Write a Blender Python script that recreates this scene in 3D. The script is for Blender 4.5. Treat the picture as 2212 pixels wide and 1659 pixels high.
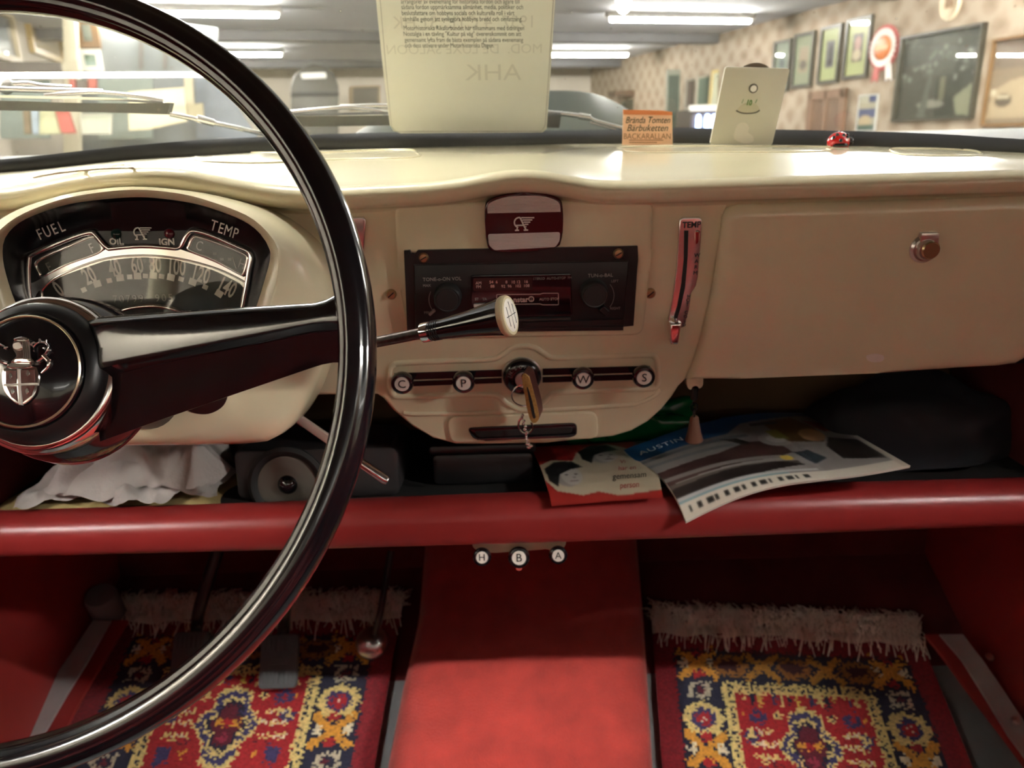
import bpy, bmesh, math, random
import numpy as np
from mathutils import Vector, Matrix

for _o in list(bpy.data.objects):
    bpy.data.objects.remove(_o)
SC = bpy.context.scene
COL = SC.collection
random.seed(7)
RNG = np.random.default_rng(7)

# ------------------------------------------------------------------ camera
FPX, CX, CY, CZ = 1661.0, 1106.0, 829.5, 1.2
PITCH, ROLL = math.radians(17.5), math.radians(1.6)
FWD = np.array([0, math.cos(PITCH), -math.sin(PITCH)])
_r = np.array([1.0, 0, 0]); _u = np.cross(_r, FWD)
RIGHT = _r * math.cos(ROLL) - _u * math.sin(ROLL)
UP = _u * math.cos(ROLL) + _r * math.sin(ROLL)
CAM = np.array([0.0, 0.0, CZ])
cam_data = bpy.data.cameras.new('camera')
cam = bpy.data.objects.new('camera', cam_data); COL.objects.link(cam)
cam_data.sensor_width = 36.0
cam_data.lens = FPX / 2212.0 * 36.0
cam_data.clip_start = 0.02
cam_data.clip_end = 60
cam.matrix_world = Matrix(((RIGHT[0], UP[0], -FWD[0], 0), (RIGHT[1], UP[1], -FWD[1], 0),
                           (RIGHT[2], UP[2], -FWD[2], CZ), (0, 0, 0, 1)))
cam_data.dof.use_dof = True
cam_data.dof.focus_distance = 0.52
cam_data.dof.aperture_fstop = 9.0
SC.camera = cam

# ------------------------------------------------------------------ world, view
SC.view_settings.view_transform = 'Standard'
SC.view_settings.look = 'None'
SC.view_settings.gamma = 1.0
SC.view_settings.use_curve_mapping = False
SC.view_settings.exposure = 3.15
TUBE_POWER = 26.0
SC.cycles.max_bounces = 6
SC.cycles.diffuse_bounces = 3
SC.cycles.glossy_bounces = 3
SC.cycles.transmission_bounces = 3
SC.cycles.transparent_max_bounces = 10
SC.cycles.caustics_reflective = False
SC.cycles.caustics_refractive = False
world = bpy.data.worlds.new('world'); SC.world = world
world.use_nodes = True
world.node_tree.nodes['Background'].inputs[0].default_value = (0.002, 0.002, 0.002, 1)
world.node_tree.nodes['Background'].inputs[1].default_value = 1.0

# ------------------------------------------------------------------ helpers
def lin(h):
    h = h.lstrip('#')
    c = [int(h[i:i + 2], 16) / 255 for i in (0, 2, 4)]
    return tuple(x / 12.92 if x <= .04045 else ((x + .055) / 1.055) ** 2.4 for x in c)

def ray(px, py):
    return FWD + RIGHT * (px - CX) / FPX - UP * (py - CY) / FPX
def onY(px, py, Y):
    d = ray(px, py); return CAM + d * (Y / d[1])
def onZ(px, py, Z):
    d = ray(px, py); return CAM + d * ((Z - CZ) / d[2])
def onX(px, py, X):
    d = ray(px, py); return CAM + d * (X / d[0])
def onP(px, py, p0, n):
    d = ray(px, py); return CAM + d * (np.dot(p0 - CAM, n) / np.dot(d, n))
def depth(px, py, t):
    return CAM + ray(px, py) * t
def nrm(v):
    v = np.asarray(v, float); return v / np.linalg.norm(v)

class Fr:
    """a flat local frame: x to the right, y up, n towards the viewer"""
    def __init__(s, o, x, y):
        s.o = np.asarray(o, float); s.x = nrm(x); n = nrm(np.cross(s.x, y)); s.n = n; s.y = np.cross(n, s.x)
    def px(s, px, py, w=0.0):
        q = onP(px, py, s.o + s.n * w, s.n) - s.o
        return (float(q @ s.x), float(q @ s.y))
    def pxs(s, pts, w=0.0):
        return [s.px(a, b, w) for a, b in pts]
    def W(s, u, v, w=0.0):
        return s.o + s.x * u + s.y * v + s.n * w
    def at(s, u, v, w=0.0, rot=0.0):
        c, q = math.cos(rot), math.sin(rot)
        return Fr(s.W(u, v, w), s.x * c + s.y * q, s.y * c - s.x * q)

MATS = {}
def mat(name, col, rough=.5, metal=0.0, coat=0.0, bump=0.0, bscale=200.0, var=0.0, vscale=8.0, emit=None, estr=0.0,
        trans=0.0, alpha=None, attr=None, spec=.5, sheen=0.0):
    m = bpy.data.materials.new(name); m.use_nodes = True
    nt = m.node_tree; b = nt.nodes['Principled BSDF']
    if isinstance(col, str): col = lin(col)
    b.inputs['Base Color'].default_value = (*col, 1)
    b.inputs['Roughness'].default_value = rough
    b.inputs['Metallic'].default_value = metal
    b.inputs['Coat Weight'].default_value = coat
    b.inputs['Coat Roughness'].default_value = .06
    b.inputs['Specular IOR Level'].default_value = spec
    b.inputs['Sheen Weight'].default_value = sheen
    if trans: b.inputs['Transmission Weight'].default_value = trans
    tc = nt.nodes.new('ShaderNodeTexCoord')
    src = None
    if attr:
        a = nt.nodes.new('ShaderNodeAttribute'); a.attribute_name = attr; src = a.outputs['Color']
    if var:
        n = nt.nodes.new('ShaderNodeTexNoise'); n.inputs['Scale'].default_value = vscale; n.inputs['Detail'].default_value = 5
        nt.links.new(tc.outputs['Object'], n.inputs['Vector'])
        mp = nt.nodes.new('ShaderNodeMapRange')
        mp.inputs['From Min'].default_value = .3; mp.inputs['From Max'].default_value = .7
        mp.inputs['To Min'].default_value = 1 - var; mp.inputs['To Max'].default_value = 1 + var
        nt.links.new(n.outputs['Fac'], mp.inputs['Value'])
        mx = nt.nodes.new('ShaderNodeVectorMath'); mx.operation = 'SCALE'
        if src: nt.links.new(src, mx.inputs[0])
        else: mx.inputs[0].default_value = col
        nt.links.new(mp.outputs[0], mx.inputs['Scale'])
        src = mx.outputs[0]
    if src: nt.links.new(src, b.inputs['Base Color'])
    if bump:
        n = nt.nodes.new('ShaderNodeTexNoise'); n.inputs['Scale'].default_value = bscale; n.inputs['Detail'].default_value = 4
        nt.links.new(tc.outputs['Object'], n.inputs['Vector'])
        bp = nt.nodes.new('ShaderNodeBump'); bp.inputs['Strength'].default_value = bump; bp.inputs['Distance'].default_value = .002
        nt.links.new(n.outputs['Fac'], bp.inputs['Height']); nt.links.new(bp.outputs[0], b.inputs['Normal'])
    if emit:
        b.inputs['Emission Color'].default_value = (*(lin(emit) if isinstance(emit, str) else emit), 1)
        b.inputs['Emission Strength'].default_value = estr
    MATS[name] = m
    return m

def glass_mat(name, tint=(.93, .95, .95), gloss=.05, haze=0.0):
    """thin pane: clear, mirror-like by Fresnel, with a little dust"""
    m = bpy.data.materials.new(name); m.use_nodes = True; nt = m.node_tree; nt.nodes.clear()
    out = nt.nodes.new('ShaderNodeOutputMaterial')
    tr = nt.nodes.new('ShaderNodeBsdfTransparent'); tr.inputs[0].default_value = (*tint, 1)
    gl = nt.nodes.new('ShaderNodeBsdfGlossy'); gl.inputs['Roughness'].default_value = .01
    lw = nt.nodes.new('ShaderNodeLayerWeight'); lw.inputs[0].default_value = .5
    pw = nt.nodes.new('ShaderNodeMath'); pw.operation = 'POWER'; pw.inputs[1].default_value = 5; nt.links.new(lw.outputs['Facing'], pw.inputs[0])
    fr = nt.nodes.new('ShaderNodeMath'); fr.operation = 'MULTIPLY_ADD'; fr.inputs[1].default_value = .92; fr.inputs[2].default_value = gloss; nt.links.new(pw.outputs[0], fr.inputs[0])
    mx = nt.nodes.new('ShaderNodeMixShader')
    nt.links.new(fr.outputs[0], mx.inputs[0]); nt.links.new(tr.outputs[0], mx.inputs[1]); nt.links.new(gl.outputs[0], mx.inputs[2])
    last = mx.outputs[0]
    if haze:
        df = nt.nodes.new('ShaderNodeBsdfDiffuse'); df.inputs[0].default_value = (.8, .8, .78, 1)
        tc = nt.nodes.new('ShaderNodeTexCoord')
        vo = nt.nodes.new('ShaderNodeTexVoronoi'); vo.inputs['Scale'].default_value = 55
        nt.links.new(tc.outputs['Object'], vo.inputs['Vector'])
        lt = nt.nodes.new('ShaderNodeMapRange'); lt.inputs['From Min'].default_value = .05; lt.inputs['From Max'].default_value = .11
        lt.inputs['To Min'].default_value = .5; lt.inputs['To Max'].default_value = haze
        nt.links.new(vo.outputs['Distance'], lt.inputs['Value'])
        no = nt.nodes.new('ShaderNodeTexNoise'); no.inputs['Scale'].default_value = 9; no.inputs['Detail'].default_value = 6
        nt.links.new(tc.outputs['Object'], no.inputs['Vector'])
        ml = nt.nodes.new('ShaderNodeMath'); ml.operation = 'MULTIPLY'
        nt.links.new(lt.outputs[0], ml.inputs[0]); nt.links.new(no.outputs['Fac'], ml.inputs[1])
        m2 = nt.nodes.new('ShaderNodeMixShader')
        nt.links.new(ml.outputs[0], m2.inputs[0]); nt.links.new(last, m2.inputs[1]); nt.links.new(df.outputs[0], m2.inputs[2])
        last = m2.outputs[0]
    nt.links.new(last, out.inputs[0])
    MATS[name] = m
    return m

ORG = {}
def tag(o, label=None, cat=None, group=None, kind=None):
    if label: o['label'] = label
    if cat: o['category'] = cat
    if group: o['group'] = group
    if kind: o['kind'] = kind
    return o
def thing(name, label, cat, loc, group=None, kind=None):
    o = bpy.data.objects.new(name, None); COL.objects.link(o)
    o.empty_display_size = .02
    o.location = Vector([float(c) for c in loc]); ORG[o.name] = np.array(o.location)
    return tag(o, label, cat, group, kind)
def org_of(p):
    while p.parent: p = p.parent
    return ORG[p.name]
def mk(name, V, F, m, parent=None, smooth=None, colors=None):
    """links one mesh object; V in world space; smooth = angle in degrees"""
    V = np.asarray(V, float)
    if parent is not None: o0 = org_of(parent)
    else: o0 = np.array([V[:, 0].mean(), V[:, 1].mean(), V[:, 2].min()])
    me = bpy.data.meshes.new(name)
    me.from_pydata((V - o0).tolist(), [], [list(f) for f in F])
    me.update()
    bm = bmesh.new(); bm.from_mesh(me)
    bmesh.ops.recalc_face_normals(bm, faces=bm.faces) if smooth is not None else None
    bm.to_mesh(me); bm.free()
    if smooth is not None:
        me.shade_smooth(); me.set_sharp_from_angle(angle=math.radians(smooth))
    if m: me.materials.append(m)
    o = bpy.data.objects.new(name, me); COL.objects.link(o)
    if parent is not None: o.parent = parent
    else:
        o.location = Vector(o0.tolist()); ORG[o.name] = o0
    return o
def join(*VF):
    V, F = [], []
    for v, f in VF:
        n = len(V); V += [tuple(p) for p in v]; F += [[i + n for i in q] for q in f]
    return V, F

def catmull(P, n=8, closed=False):
    P = [np.asarray(p, float) for p in P]; N = len(P); out = []
    for i in range(N if closed else N - 1):
        if closed: a, b, c, d = P[i - 1], P[i], P[(i + 1) % N], P[(i + 2) % N]
        else: a, b, c, d = P[max(i - 1, 0)], P[i], P[i + 1], P[min(i + 2, N - 1)]
        for k in range(n):
            t = k / n
            out.append(.5 * ((2 * b) + (c - a) * t + (2 * a - 5 * b + 4 * c - d) * t * t + (3 * b - a - 3 * c + d) * t ** 3))
    if not closed: out.append(P[-1])
    return out
def resample(P, n, closed=True):
    P = np.asarray(P, float)
    Q = np.vstack([P, P[:1]]) if closed else P
    s = np.concatenate([[0], np.cumsum(np.linalg.norm(np.diff(Q, axis=0), axis=1))])
    t = np.linspace(0, s[-1], n, endpoint=not closed)
    return np.stack([np.interp(t, s, Q[:, k]) for k in range(Q.shape[1])], 1)
def rrect(x0, y0, x1, y1, r, n=5):
    pts = []
    for cx, cy, a in ((x1 - r, y1 - r, 0), (x0 + r, y1 - r, 90), (x0 + r, y0 + r, 180), (x1 - r, y0 + r, 270)):
        for k in range(n + 1):
            t = math.radians(a + 90 * k / n); pts.append((cx + r * math.cos(t), cy + r * math.sin(t)))
    return pts
def rpoly(P, r, n=5):
    """polygon with rounded corners"""
    P = [np.asarray(p, float) for p in P]; out = []
    for i in range(len(P)):
        a, b, c = P[i - 1], P[i], P[(i + 1) % len(P)]
        rr = min(r, .45 * np.linalg.norm(a - b), .45 * np.linalg.norm(c - b))
        p, q = b + nrm(a - b) * rr, b + nrm(c - b) * rr
        for k in range(n + 1):
            t = k / n; out.append((1 - t) ** 2 * p + 2 * t * (1 - t) * b + t * t * q)
    return [tuple(p) for p in out]
def circ(u, v, r, n=24, ry=None):
    return [(u + r * math.cos(2 * math.pi * k / n), v + (ry or r) * math.sin(2 * math.pi * k / n)) for k in range(n)]

def prism(fr, pts, w0, w1, bev=0.0, seg=2, back=False):
    bm = bmesh.new()
    vs = [bm.verts.new(fr.W(u, v, w1)) for u, v in pts]
    f = bm.faces.new(vs)
    r = bmesh.ops.extrude_face_region(bm, geom=[f])
    nv = [e for e in r['geom'] if isinstance(e, bmesh.types.BMVert)]
    # the extruded copy is the front; the first face becomes the back
    d = Vector((fr.n * (w0 - w1)).tolist())
    for v in vs: v.co += d
    front = [e for e in r['geom'] if isinstance(e, bmesh.types.BMFace)]
    if bev > 0:
        ed = list({e for ff in front for e in ff.edges})
        bmesh.ops.bevel(bm, geom=ed, offset=bev, segments=seg, profile=.5, affect='EDGES', clamp_overlap=True)
    bmesh.ops.recalc_face_normals(bm, faces=bm.faces)
    V = [tuple(v.co) for v in bm.verts]; bm.verts.index_update()
    F = [[v.index for v in ff.verts] for ff in bm.faces]
    bm.free()
    return V, F
def pris(name, fr, pts, w0, w1, m, parent=None, bev=0.0, seg=2, smooth=35):
    V, F = prism(fr, pts, w0, w1, bev, seg)
    return mk(name, V, F, m, parent, smooth)
def ring_prism(fr, outer, inner, w0, w1):
    """a frame: two outlines of equal length"""
    n = len(outer); V = []; F = []
    for pts, w in ((outer, w1), (inner, w1), (inner, w0), (outer, w0)):
        V += [tuple(fr.W(u, v, w)) for u, v in pts]
    for k in range(4):
        a, b = k * n, ((k + 1) % 4) * n
        for i in range(n):
            j = (i + 1) % n; F.append([a + i, a + j, b + j, b + i])
    return V, F
def loft(S, closed=True, cap0=False, cap1=False):
    S = [np.asarray(s, float) for s in S]; n = len(S[0]); V = np.vstack(S); F = []
    for k in range(len(S) - 1):
        for i in range(n if closed else n - 1):
            j = (i + 1) % n; F.append([k * n + i, k * n + j, (k + 1) * n + j, (k + 1) * n + i])
    if cap0: F.append(list(range(n))[::-1])
    if cap1: F.append(list(range((len(S) - 1) * n, len(S) * n)))
    return V.tolist(), F
def tube(P, r, seg=10, closed=False, flat=1.0, flatdir=None):
    P = [np.asarray(p, float) for p in P]; N = len(P)
    R = [r] * N if np.isscalar(r) else list(r)
    S = []; ref = np.array([0.12, .31, .94]) if flatdir is None else np.asarray(flatdir, float)
    prev = None
    for i in range(N):
        t = nrm((P[(i + 1) % N] - P[i - 1]) if closed else (P[min(i + 1, N - 1)] - P[max(i - 1, 0)]))
        if flatdir is not None: a = nrm(np.cross(t, ref))
        elif prev is None: a = nrm(np.cross(t, ref))
        else: a = nrm(prev - t * (prev @ t))
        prev = a; b = np.cross(t, a)
        S.append([P[i] + R[i] * (a * math.cos(2 * math.pi * k / seg) + flat * b * math.sin(2 * math.pi * k / seg)) for k in range(seg)])
    if closed:
        V, F = loft(S + [S[0]])
        n = seg; V = V[:-n]
        F = [[i % (N * n) for i in f] for f in F]
        return V, F
    return loft(S, True, True, True)
def lathe(o, ax, prof, seg=32, ref=(0.3, .2, .9)):
    o = np.asarray(o, float); ax = nrm(ax); a = nrm(np.cross(ax, ref)); b = np.cross(ax, a)
    S = [[o + ax * h + max(r, 1e-5) * (a * math.cos(2 * math.pi * k / seg) + b * math.sin(2 * math.pi * k / seg)) for k in range(seg)] for r, h in prof]
    return loft(S, True, prof[0][0] > 1e-4, prof[-1][0] > 1e-4)
def box(c, s, rot=0.0):
    c = np.asarray(c, float); V = []
    for dx in (-.5, .5):
        for dy in (-.5, .5):
            for dz in (-.5, .5):
                x, y = dx * s[0], dy * s[1]
                V.append((c[0] + x * math.cos(rot) - y * math.sin(rot), c[1] + x * math.sin(rot) + y * math.cos(rot), c[2] + dz * s[2]))
    return V, [[0, 1, 3, 2], [4, 6, 7, 5], [0, 4, 5, 1], [2, 3, 7, 6], [0, 2, 6, 4], [1, 5, 7, 3]]
def sphere(c, r, seg=16, rings=9, sz=(1, 1, 1)):
    S = []
    for i in range(rings + 1):
        t = math.pi * i / rings
        S.append([(c[0] + sz[0] * r * math.sin(t) * math.cos(2 * math.pi * k / seg) , c[1] + sz[1] * r * math.sin(t) * math.sin(2 * math.pi * k / seg), c[2] + sz[2] * r * math.cos(t)) for k in range(seg)])
    return loft(S)
def surf(fn, nu, nv):
    V = [tuple(fn(i / nu, j / nv)) for j in range(nv + 1) for i in range(nu + 1)]
    F = [[j * (nu + 1) + i, j * (nu + 1) + i + 1, (j + 1) * (nu + 1) + i + 1, (j + 1) * (nu + 1) + i] for j in range(nv) for i in range(nu)]
    return V, F
def text(name, s, fr, u, v, size, m, parent, rot=0.0, sx=1.0, ext=.0002, align='CENTER', w=0.0, shear=0.0, wrap=None, bold=0.0, spacing=1.0):
    cu = bpy.data.curves.new(name, 'FONT'); cu.body = s; cu.size = size; cu.align_x = align; cu.align_y = 'CENTER'
    cu.extrude = ext; cu.shear = shear; cu.resolution_u = 3; cu.offset = bold; cu.space_character = spacing
    t = bpy.data.objects.new(name, cu); COL.objects.link(t)
    bpy.context.view_layer.update()
    me = bpy.data.meshes.new_from_object(t.evaluated_get(bpy.context.evaluated_depsgraph_get()))
    V = [(p.co.x, p.co.y, p.co.z) for p in me.vertices]; F = [list(p.vertices) for p in me.polygons]
    bpy.data.objects.remove(t); bpy.data.curves.remove(cu); bpy.data.meshes.remove(me)
    c, q = math.cos(rot), math.sin(rot)
    out = []
    for x, y, z in V:
        x *= sx; uu, vv = u + x * c - y * q, v + x * q + y * c
        out.append(tuple(wrap(uu, vv, w + z)) if wrap else tuple(fr.W(uu, vv, w + z)))
    return mk(name, out, F, m, parent)

class Img:
    """a small colour raster, laid onto a mesh as one colour per face"""
    def __init__(s, w, h, col):
        s.a = np.empty((h, w, 3)); s.a[:] = lin(col); s.w, s.h = w, h
        s.Y, s.X = np.mgrid[0:h, 0:w]; s.X = (s.X + .5) / w; s.Y = (s.Y + .5) / h
    def put(s, mask, col): s.a[mask] = lin(col); return s
    def rect(s, x0, y0, x1, y1, col): return s.put((s.X >= x0) & (s.X < x1) & (s.Y >= y0) & (s.Y < y1), col)
    def ell(s, x, y, rx, ry, col, rot=0.0):
        c, q = math.cos(rot), math.sin(rot); dx, dy = s.X - x, s.Y - y
        return s.put(((dx * c + dy * q) / rx) ** 2 + ((dy * c - dx * q) / ry) ** 2 <= 1, col)
    def poly(s, P, col):
        m = np.zeros(s.X.shape, bool); n = len(P)
        for i in range(n):
            (xa, ya), (xb, yb) = P[i], P[(i + 1) % n]
            if ya == yb: continue
            k = ((s.Y >= min(ya, yb)) & (s.Y < max(ya, yb))) & (s.X < xa + (s.Y - ya) * (xb - xa) / (yb - ya)); m ^= k
        return s.put(m, col)
    def line(s, x0, y0, x1, y1, t, col):
        dx, dy = x1 - x0, y1 - y0; L = dx * dx + dy * dy
        k = np.clip(((s.X - x0) * dx + (s.Y - y0) * dy) / L, 0, 1)
        return s.put((s.X - x0 - k * dx) ** 2 + (s.Y - y0 - k * dy) ** 2 <= t * t, col)
    def blur(s, n=1):
        for _ in range(n):
            p = np.pad(s.a, ((1, 1), (1, 1), (0, 0)), 'edge')
            s.a = (p[1:-1, 1:-1] * 2 + p[:-2, 1:-1] + p[2:, 1:-1] + p[1:-1, :-2] + p[1:-1, 2:]) / 6
        return s
    def noise(s, k):
        s.a *= 1 + RNG.uniform(-k, k, s.a.shape[:2])[..., None]; return s
def picture(name, img, fn, m, parent=None, smooth=None):
    """fn(u, v) -> world point, v measured from the top row down"""
    V, F = surf(fn, img.w, img.h)
    o = mk(name, V, F, m, parent)
    me = o.data
    at = me.color_attributes.new('Col', 'FLOAT_COLOR', 'CORNER')
    c = np.ones((img.h * img.w, 4, 4)); c[:, :, :3] = img.a.reshape(-1, 3)[:, None, :]
    at.data.foreach_set('color', c.reshape(-1))
    if smooth: me.shade_smooth()
    return o
# ------------------------------------------------------------------ materials
CREAM = mat('cream_enamel', (.70, .64, .44), .22, coat=.55, var=.03, vscale=6)
CREAM2 = mat('cream_enamel_worn', (.66, .58, .40), .3, coat=.3, var=.06, vscale=30)
BLACKG = mat('black_bakelite', (.006, .006, .008), .14, coat=.5)
BEZELM = mat('black_bezel_enamel', (.008, .007, .009), .26)
BLACKS = mat('black_satin_plastic', (.010, .010, .011), .38)
BLACKM = mat('black_matt', (.008, .008, .008), .7)
CHROME = mat('chrome', (.85, .83, .81), .13, metal=1.0)
CHROMED = mat('dull_chrome', (.62, .60, .57), .28, metal=1.0, var=.1, vscale=60)
BRASS = mat('worn_brass', (.45, .36, .20), .32, metal=1.0)
RUBBER = mat('grey_rubber_seal', (.030, .031, .033), .55, bump=.2, bscale=120)
REDS = mat('red_seat_leather', (.32, .022, .020), .45)
REDV = mat('red_vinyl', (.19, .015, .014), .38, var=.08, vscale=10, bump=.05, bscale=500)
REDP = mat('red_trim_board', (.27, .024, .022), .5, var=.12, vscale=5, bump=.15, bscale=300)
REDC = mat('red_carpet', (.44, .038, .028), .95, var=.16, vscale=26, bump=.8, bscale=420, sheen=.25)
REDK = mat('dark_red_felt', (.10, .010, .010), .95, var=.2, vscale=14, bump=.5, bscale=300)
BROWNB = mat('brown_fibreboard', (.13, .075, .035), .85, var=.15, vscale=7)
MAROON = mat('maroon_enamel', (.055, .006, .008), .25, coat=.4)
SILVER = mat('silver_ridged_alloy', (.70, .67, .64), .38, metal=.35)
IVORY = mat('ivory_plastic', (.55, .48, .30), .35)
WHITEP = mat('white_paint', (.72, .68, .62), .45)
WHITEM = mat('white_lettering', (.80, .78, .72), .5)
GREYM = mat('grey_lettering', (.34, .32, .30), .5)
DIMM = mat('dim_lettering', (.17, .16, .15), .5)
PINKM = mat('pale_pink_lettering', (.55, .38, .34), .5)
INK = mat('black_ink', (.01, .01, .01), .5)
PRINT = mat('printed_paper', (.5, .5, .5), .38, attr='Col', coat=.12)
WOOLP = mat('knotted_wool', (.5, .5, .5), .95, attr='Col', bump=.9, bscale=500, sheen=.2)
FRINGE = mat('cotton_fringe', (.80, .72, .62), .9)
GREYMAT = mat('grey_floor_mat', (.16, .17, .17), .45, var=.06, vscale=20)
GREYL = mat('grey_sill_metal', (.42, .42, .41), .45, metal=.3, var=.08, vscale=30)
PEDAL = mat('grey_pedal_rubber', (.075, .08, .082), .55, bump=.2, bscale=150)
DIALB = mat('dial_black', (.014, .016, .015), .35)
GLASSD = glass_mat('dial_glass', (.95, .95, .93))
GLASSW = glass_mat('windscreen_glass', (.94, .95, .94), haze=.11)
BONNET = mat('black_car_paint', (.014, .018, .016), .45, spec=.06)
PLATEC = mat('heater_plate_chrome', (.80, .76, .74), .22, metal=.85)
LETG = mat('pale_grey_lettering', (.42, .40, .37), .5)
CEILW = mat('grey_ceiling', (.50, .52, .55), .8, var=.06, vscale=1.2)
WALLB = mat('plain_plaster', (.46, .42, .35), .85, var=.08, vscale=2)
FLOORC = mat('concrete', (.20, .19, .18), .7, var=.1, vscale=2)

# wallpaper: faint ogee flowers on cream
def wallpaper():
    m = bpy.data.materials.new('flowered_wallpaper'); m.use_nodes = True; nt = m.node_tree; b = nt.nodes['Principled BSDF']
    b.inputs['Roughness'].default_value = .8
    tc = nt.nodes.new('ShaderNodeTexCoord'); mp = nt.nodes.new('ShaderNodeMapping'); mp.inputs['Rotation'].default_value = (0, math.radians(45), 0)
    mp.inputs['Scale'].default_value = (5.2, .01, 5.2)
    mp0 = nt.nodes.new('ShaderNodeMapping'); mp0.inputs['Rotation'].default_value = (0, 0, math.radians(75))
    nt.links.new(tc.outputs['Object'], mp0.inputs[0]); nt.links.new(mp0.outputs[0], mp.inputs[0])
    vo = nt.nodes.new('ShaderNodeTexVoronoi'); vo.inputs['Scale'].default_value = 1.0; vo.inputs['Randomness'].default_value = .12
    nt.links.new(mp.outputs[0], vo.inputs['Vector'])
    no = nt.nodes.new('ShaderNodeTexNoise'); no.inputs['Scale'].default_value = 14; no.inputs['Detail'].default_value = 4
    nt.links.new(tc.outputs['Object'], no.inputs['Vector'])
    ad = nt.nodes.new('ShaderNodeMath'); ad.operation = 'MULTIPLY_ADD'; ad.inputs[1].default_value = .45
    nt.links.new(no.outputs['Fac'], ad.inputs[0]); nt.links.new(vo.outputs['Distance'], ad.inputs[2])
    cr = nt.nodes.new('ShaderNodeValToRGB')
    cr.color_ramp.elements[0].position = .35; cr.color_ramp.elements[0].color = (*lin('#857461'), 1)
    cr.color_ramp.elements[1].position = .75; cr.color_ramp.elements[1].color = (*lin('#a09280'), 1)
    nt.links.new(ad.outputs[0], cr.inputs[0]); nt.links.new(cr.outputs[0], b.inputs['Base Color'])
    return m
WALLP = wallpaper()

# ------------------------------------------------------------------ the garage round the car, turned 15 degrees to it
RA = math.radians(15)
EF = np.array([-math.sin(RA), math.cos(RA), 0]); ER = np.array([math.cos(RA), math.sin(RA), 0])
def rm(r, f, z=0.0): return ER * r + EF * f + np.array([0, 0, z])
R0, R1, F0, F1, ZC = -2.2, 5.0, -6.0, 13.0, 2.34
def quad(name, P, m, kind='structure', parent=None):
    o = mk(name, P, [[0, 1, 2, 3]], m, parent); o['kind'] = kind; return o
quad('floor', [rm(R0, F0), rm(R1, F0), rm(R1, F1), rm(R0, F1)], FLOORC)
quad('ceiling', [rm(R0, F0, ZC), rm(R0, F1, ZC), rm(R1, F1, ZC), rm(R1, F0, ZC)], CEILW)
quad('wall_right', [rm(R1, F0), rm(R1, F0, ZC), rm(R1, F1, ZC), rm(R1, F1)], WALLP)
quad('wall_left', [rm(R0, F0), rm(R0, F1), rm(R0, F1, ZC), rm(R0, F0, ZC)], WALLB)
quad('wall_back', [rm(R0, F1), rm(R1, F1), rm(R1, F1, ZC), rm(R0, F1, ZC)], WALLB)
quad('wall_front', [rm(R0, F0), rm(R0, F0, ZC), rm(R1, F0, ZC), rm(R1, F0)], WALLB)

TUBEM = mat('lit_fluorescent_tube', (.9, .9, .9), .4, emit=(1.0, .97, .90), estr=TUBE_POWER)
TUBEH = mat('lit_added_door_tube', (.9, .9, .9), .4, emit=(1.0, .97, .90), estr=TUBE_POWER * 6.0)
TUBEW = mat('lit_boosted_tube', (.9, .9, .9), .4, emit=(1.0, .97, .90), estr=TUBE_POWER * 1.5)  # stronger than the visible rows, boosted to brighten the dash top
TUBED = mat('lit_added_fill_tube', (.9, .9, .9), .4, emit=(1.0, .97, .90), estr=TUBE_POWER * .07)
BATTEN = mat('white_batten', (.75, .74, .70), .5)
def fluorescent(c, ax, L, label, group='fluorescent battens on the garage ceiling', drop=.07, rad=.017, batten=True, m=None):
    c = np.asarray(c, float); ax = nrm(ax)
    t = thing('fluorescent_lamp', label, 'lamp', (c[0], c[1], c[2] - drop if batten else c[2]), group)
    if batten:
        fr = Fr(c, ax, (0, 0, 1))
        pris('batten', fr, rrect(-L / 2 - .03, -.055, L / 2 + .03, 0.0, .008), -.035, .035, BATTEN, t, .004)
    a, b = c - ax * L / 2 + np.array([0, 0, -drop]), c + ax * L / 2 + np.array([0, 0, -drop])
    V, F = tube([a, a + ax * .02, b - ax * .02, b], [rad * .7, rad, rad, rad * .7], 12)
    mk('glowing_tube', V, F, m or TUBEM, t, 50)
    for e, s in ((a, -1), (b, 1)):
        V, F = lathe(e, ax * s, [(rad * .8, -.01), (rad * .9, .012), (0, .014)], 12); mk('end_cap', V, F, BATTEN, t, 40)
    return t
ZL = ZC
for ri, side in ((3.78, 'right'), (-.72, 'left')):
    for f, where in ((10.4, 'far'), (7.4, 'nearer'), (4.2, 'over the bonnet'), (1.2, 'over the windscreen'), (-4.2, 'added as fill behind the car')):  # the rear pair is unseen, added as fill for the dash face
        fluorescent(rm(ri, f, ZL), ER, 1.5, 'fluorescent ceiling lamp %s on the %s side of the garage' % (where, side), m=TUBED if f < 0 else TUBEW if f < 5 else None)

# ------------------------------------------------------------------ car shell (structure)
for (x, y), where, L_ in (((-1.53, -.58), 'added out of view above the driver door', 1.06), ((1.82, -.58), 'added out of view above the passenger door', 1.6)):
    fluorescent((x, y, ZL), (1, 0, 0), L_, 'fluorescent ceiling lamp ' + where, m=TUBEH)  # unseen lamps added to throw light onto the footwell carpet
fluorescent(rm(3.55, -1.9, ZL), ER, 1.5, 'added unseen fluorescent ceiling lamp behind the car near the right wall', m=mat('lit_added_side_tube', (.9, .9, .9), .4, emit=(1.0, .97, .90), estr=TUBE_POWER * 5.5))  # unseen lamp added to light the right side of the pod
XL, XR = -.74, .76
def wpoly(name, pts, m, parent=None, thick=None, kind='structure'):
    o = mk(name, pts, [list(range(len(pts)))], m, parent)
    if kind: o['kind'] = kind
    return o
TOE_A = math.radians(25)
FZ = CZ - .985
TO = Fr((0, .7567, FZ), (1, 0, 0), (0, math.cos(TOE_A), math.sin(TOE_A)))
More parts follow.
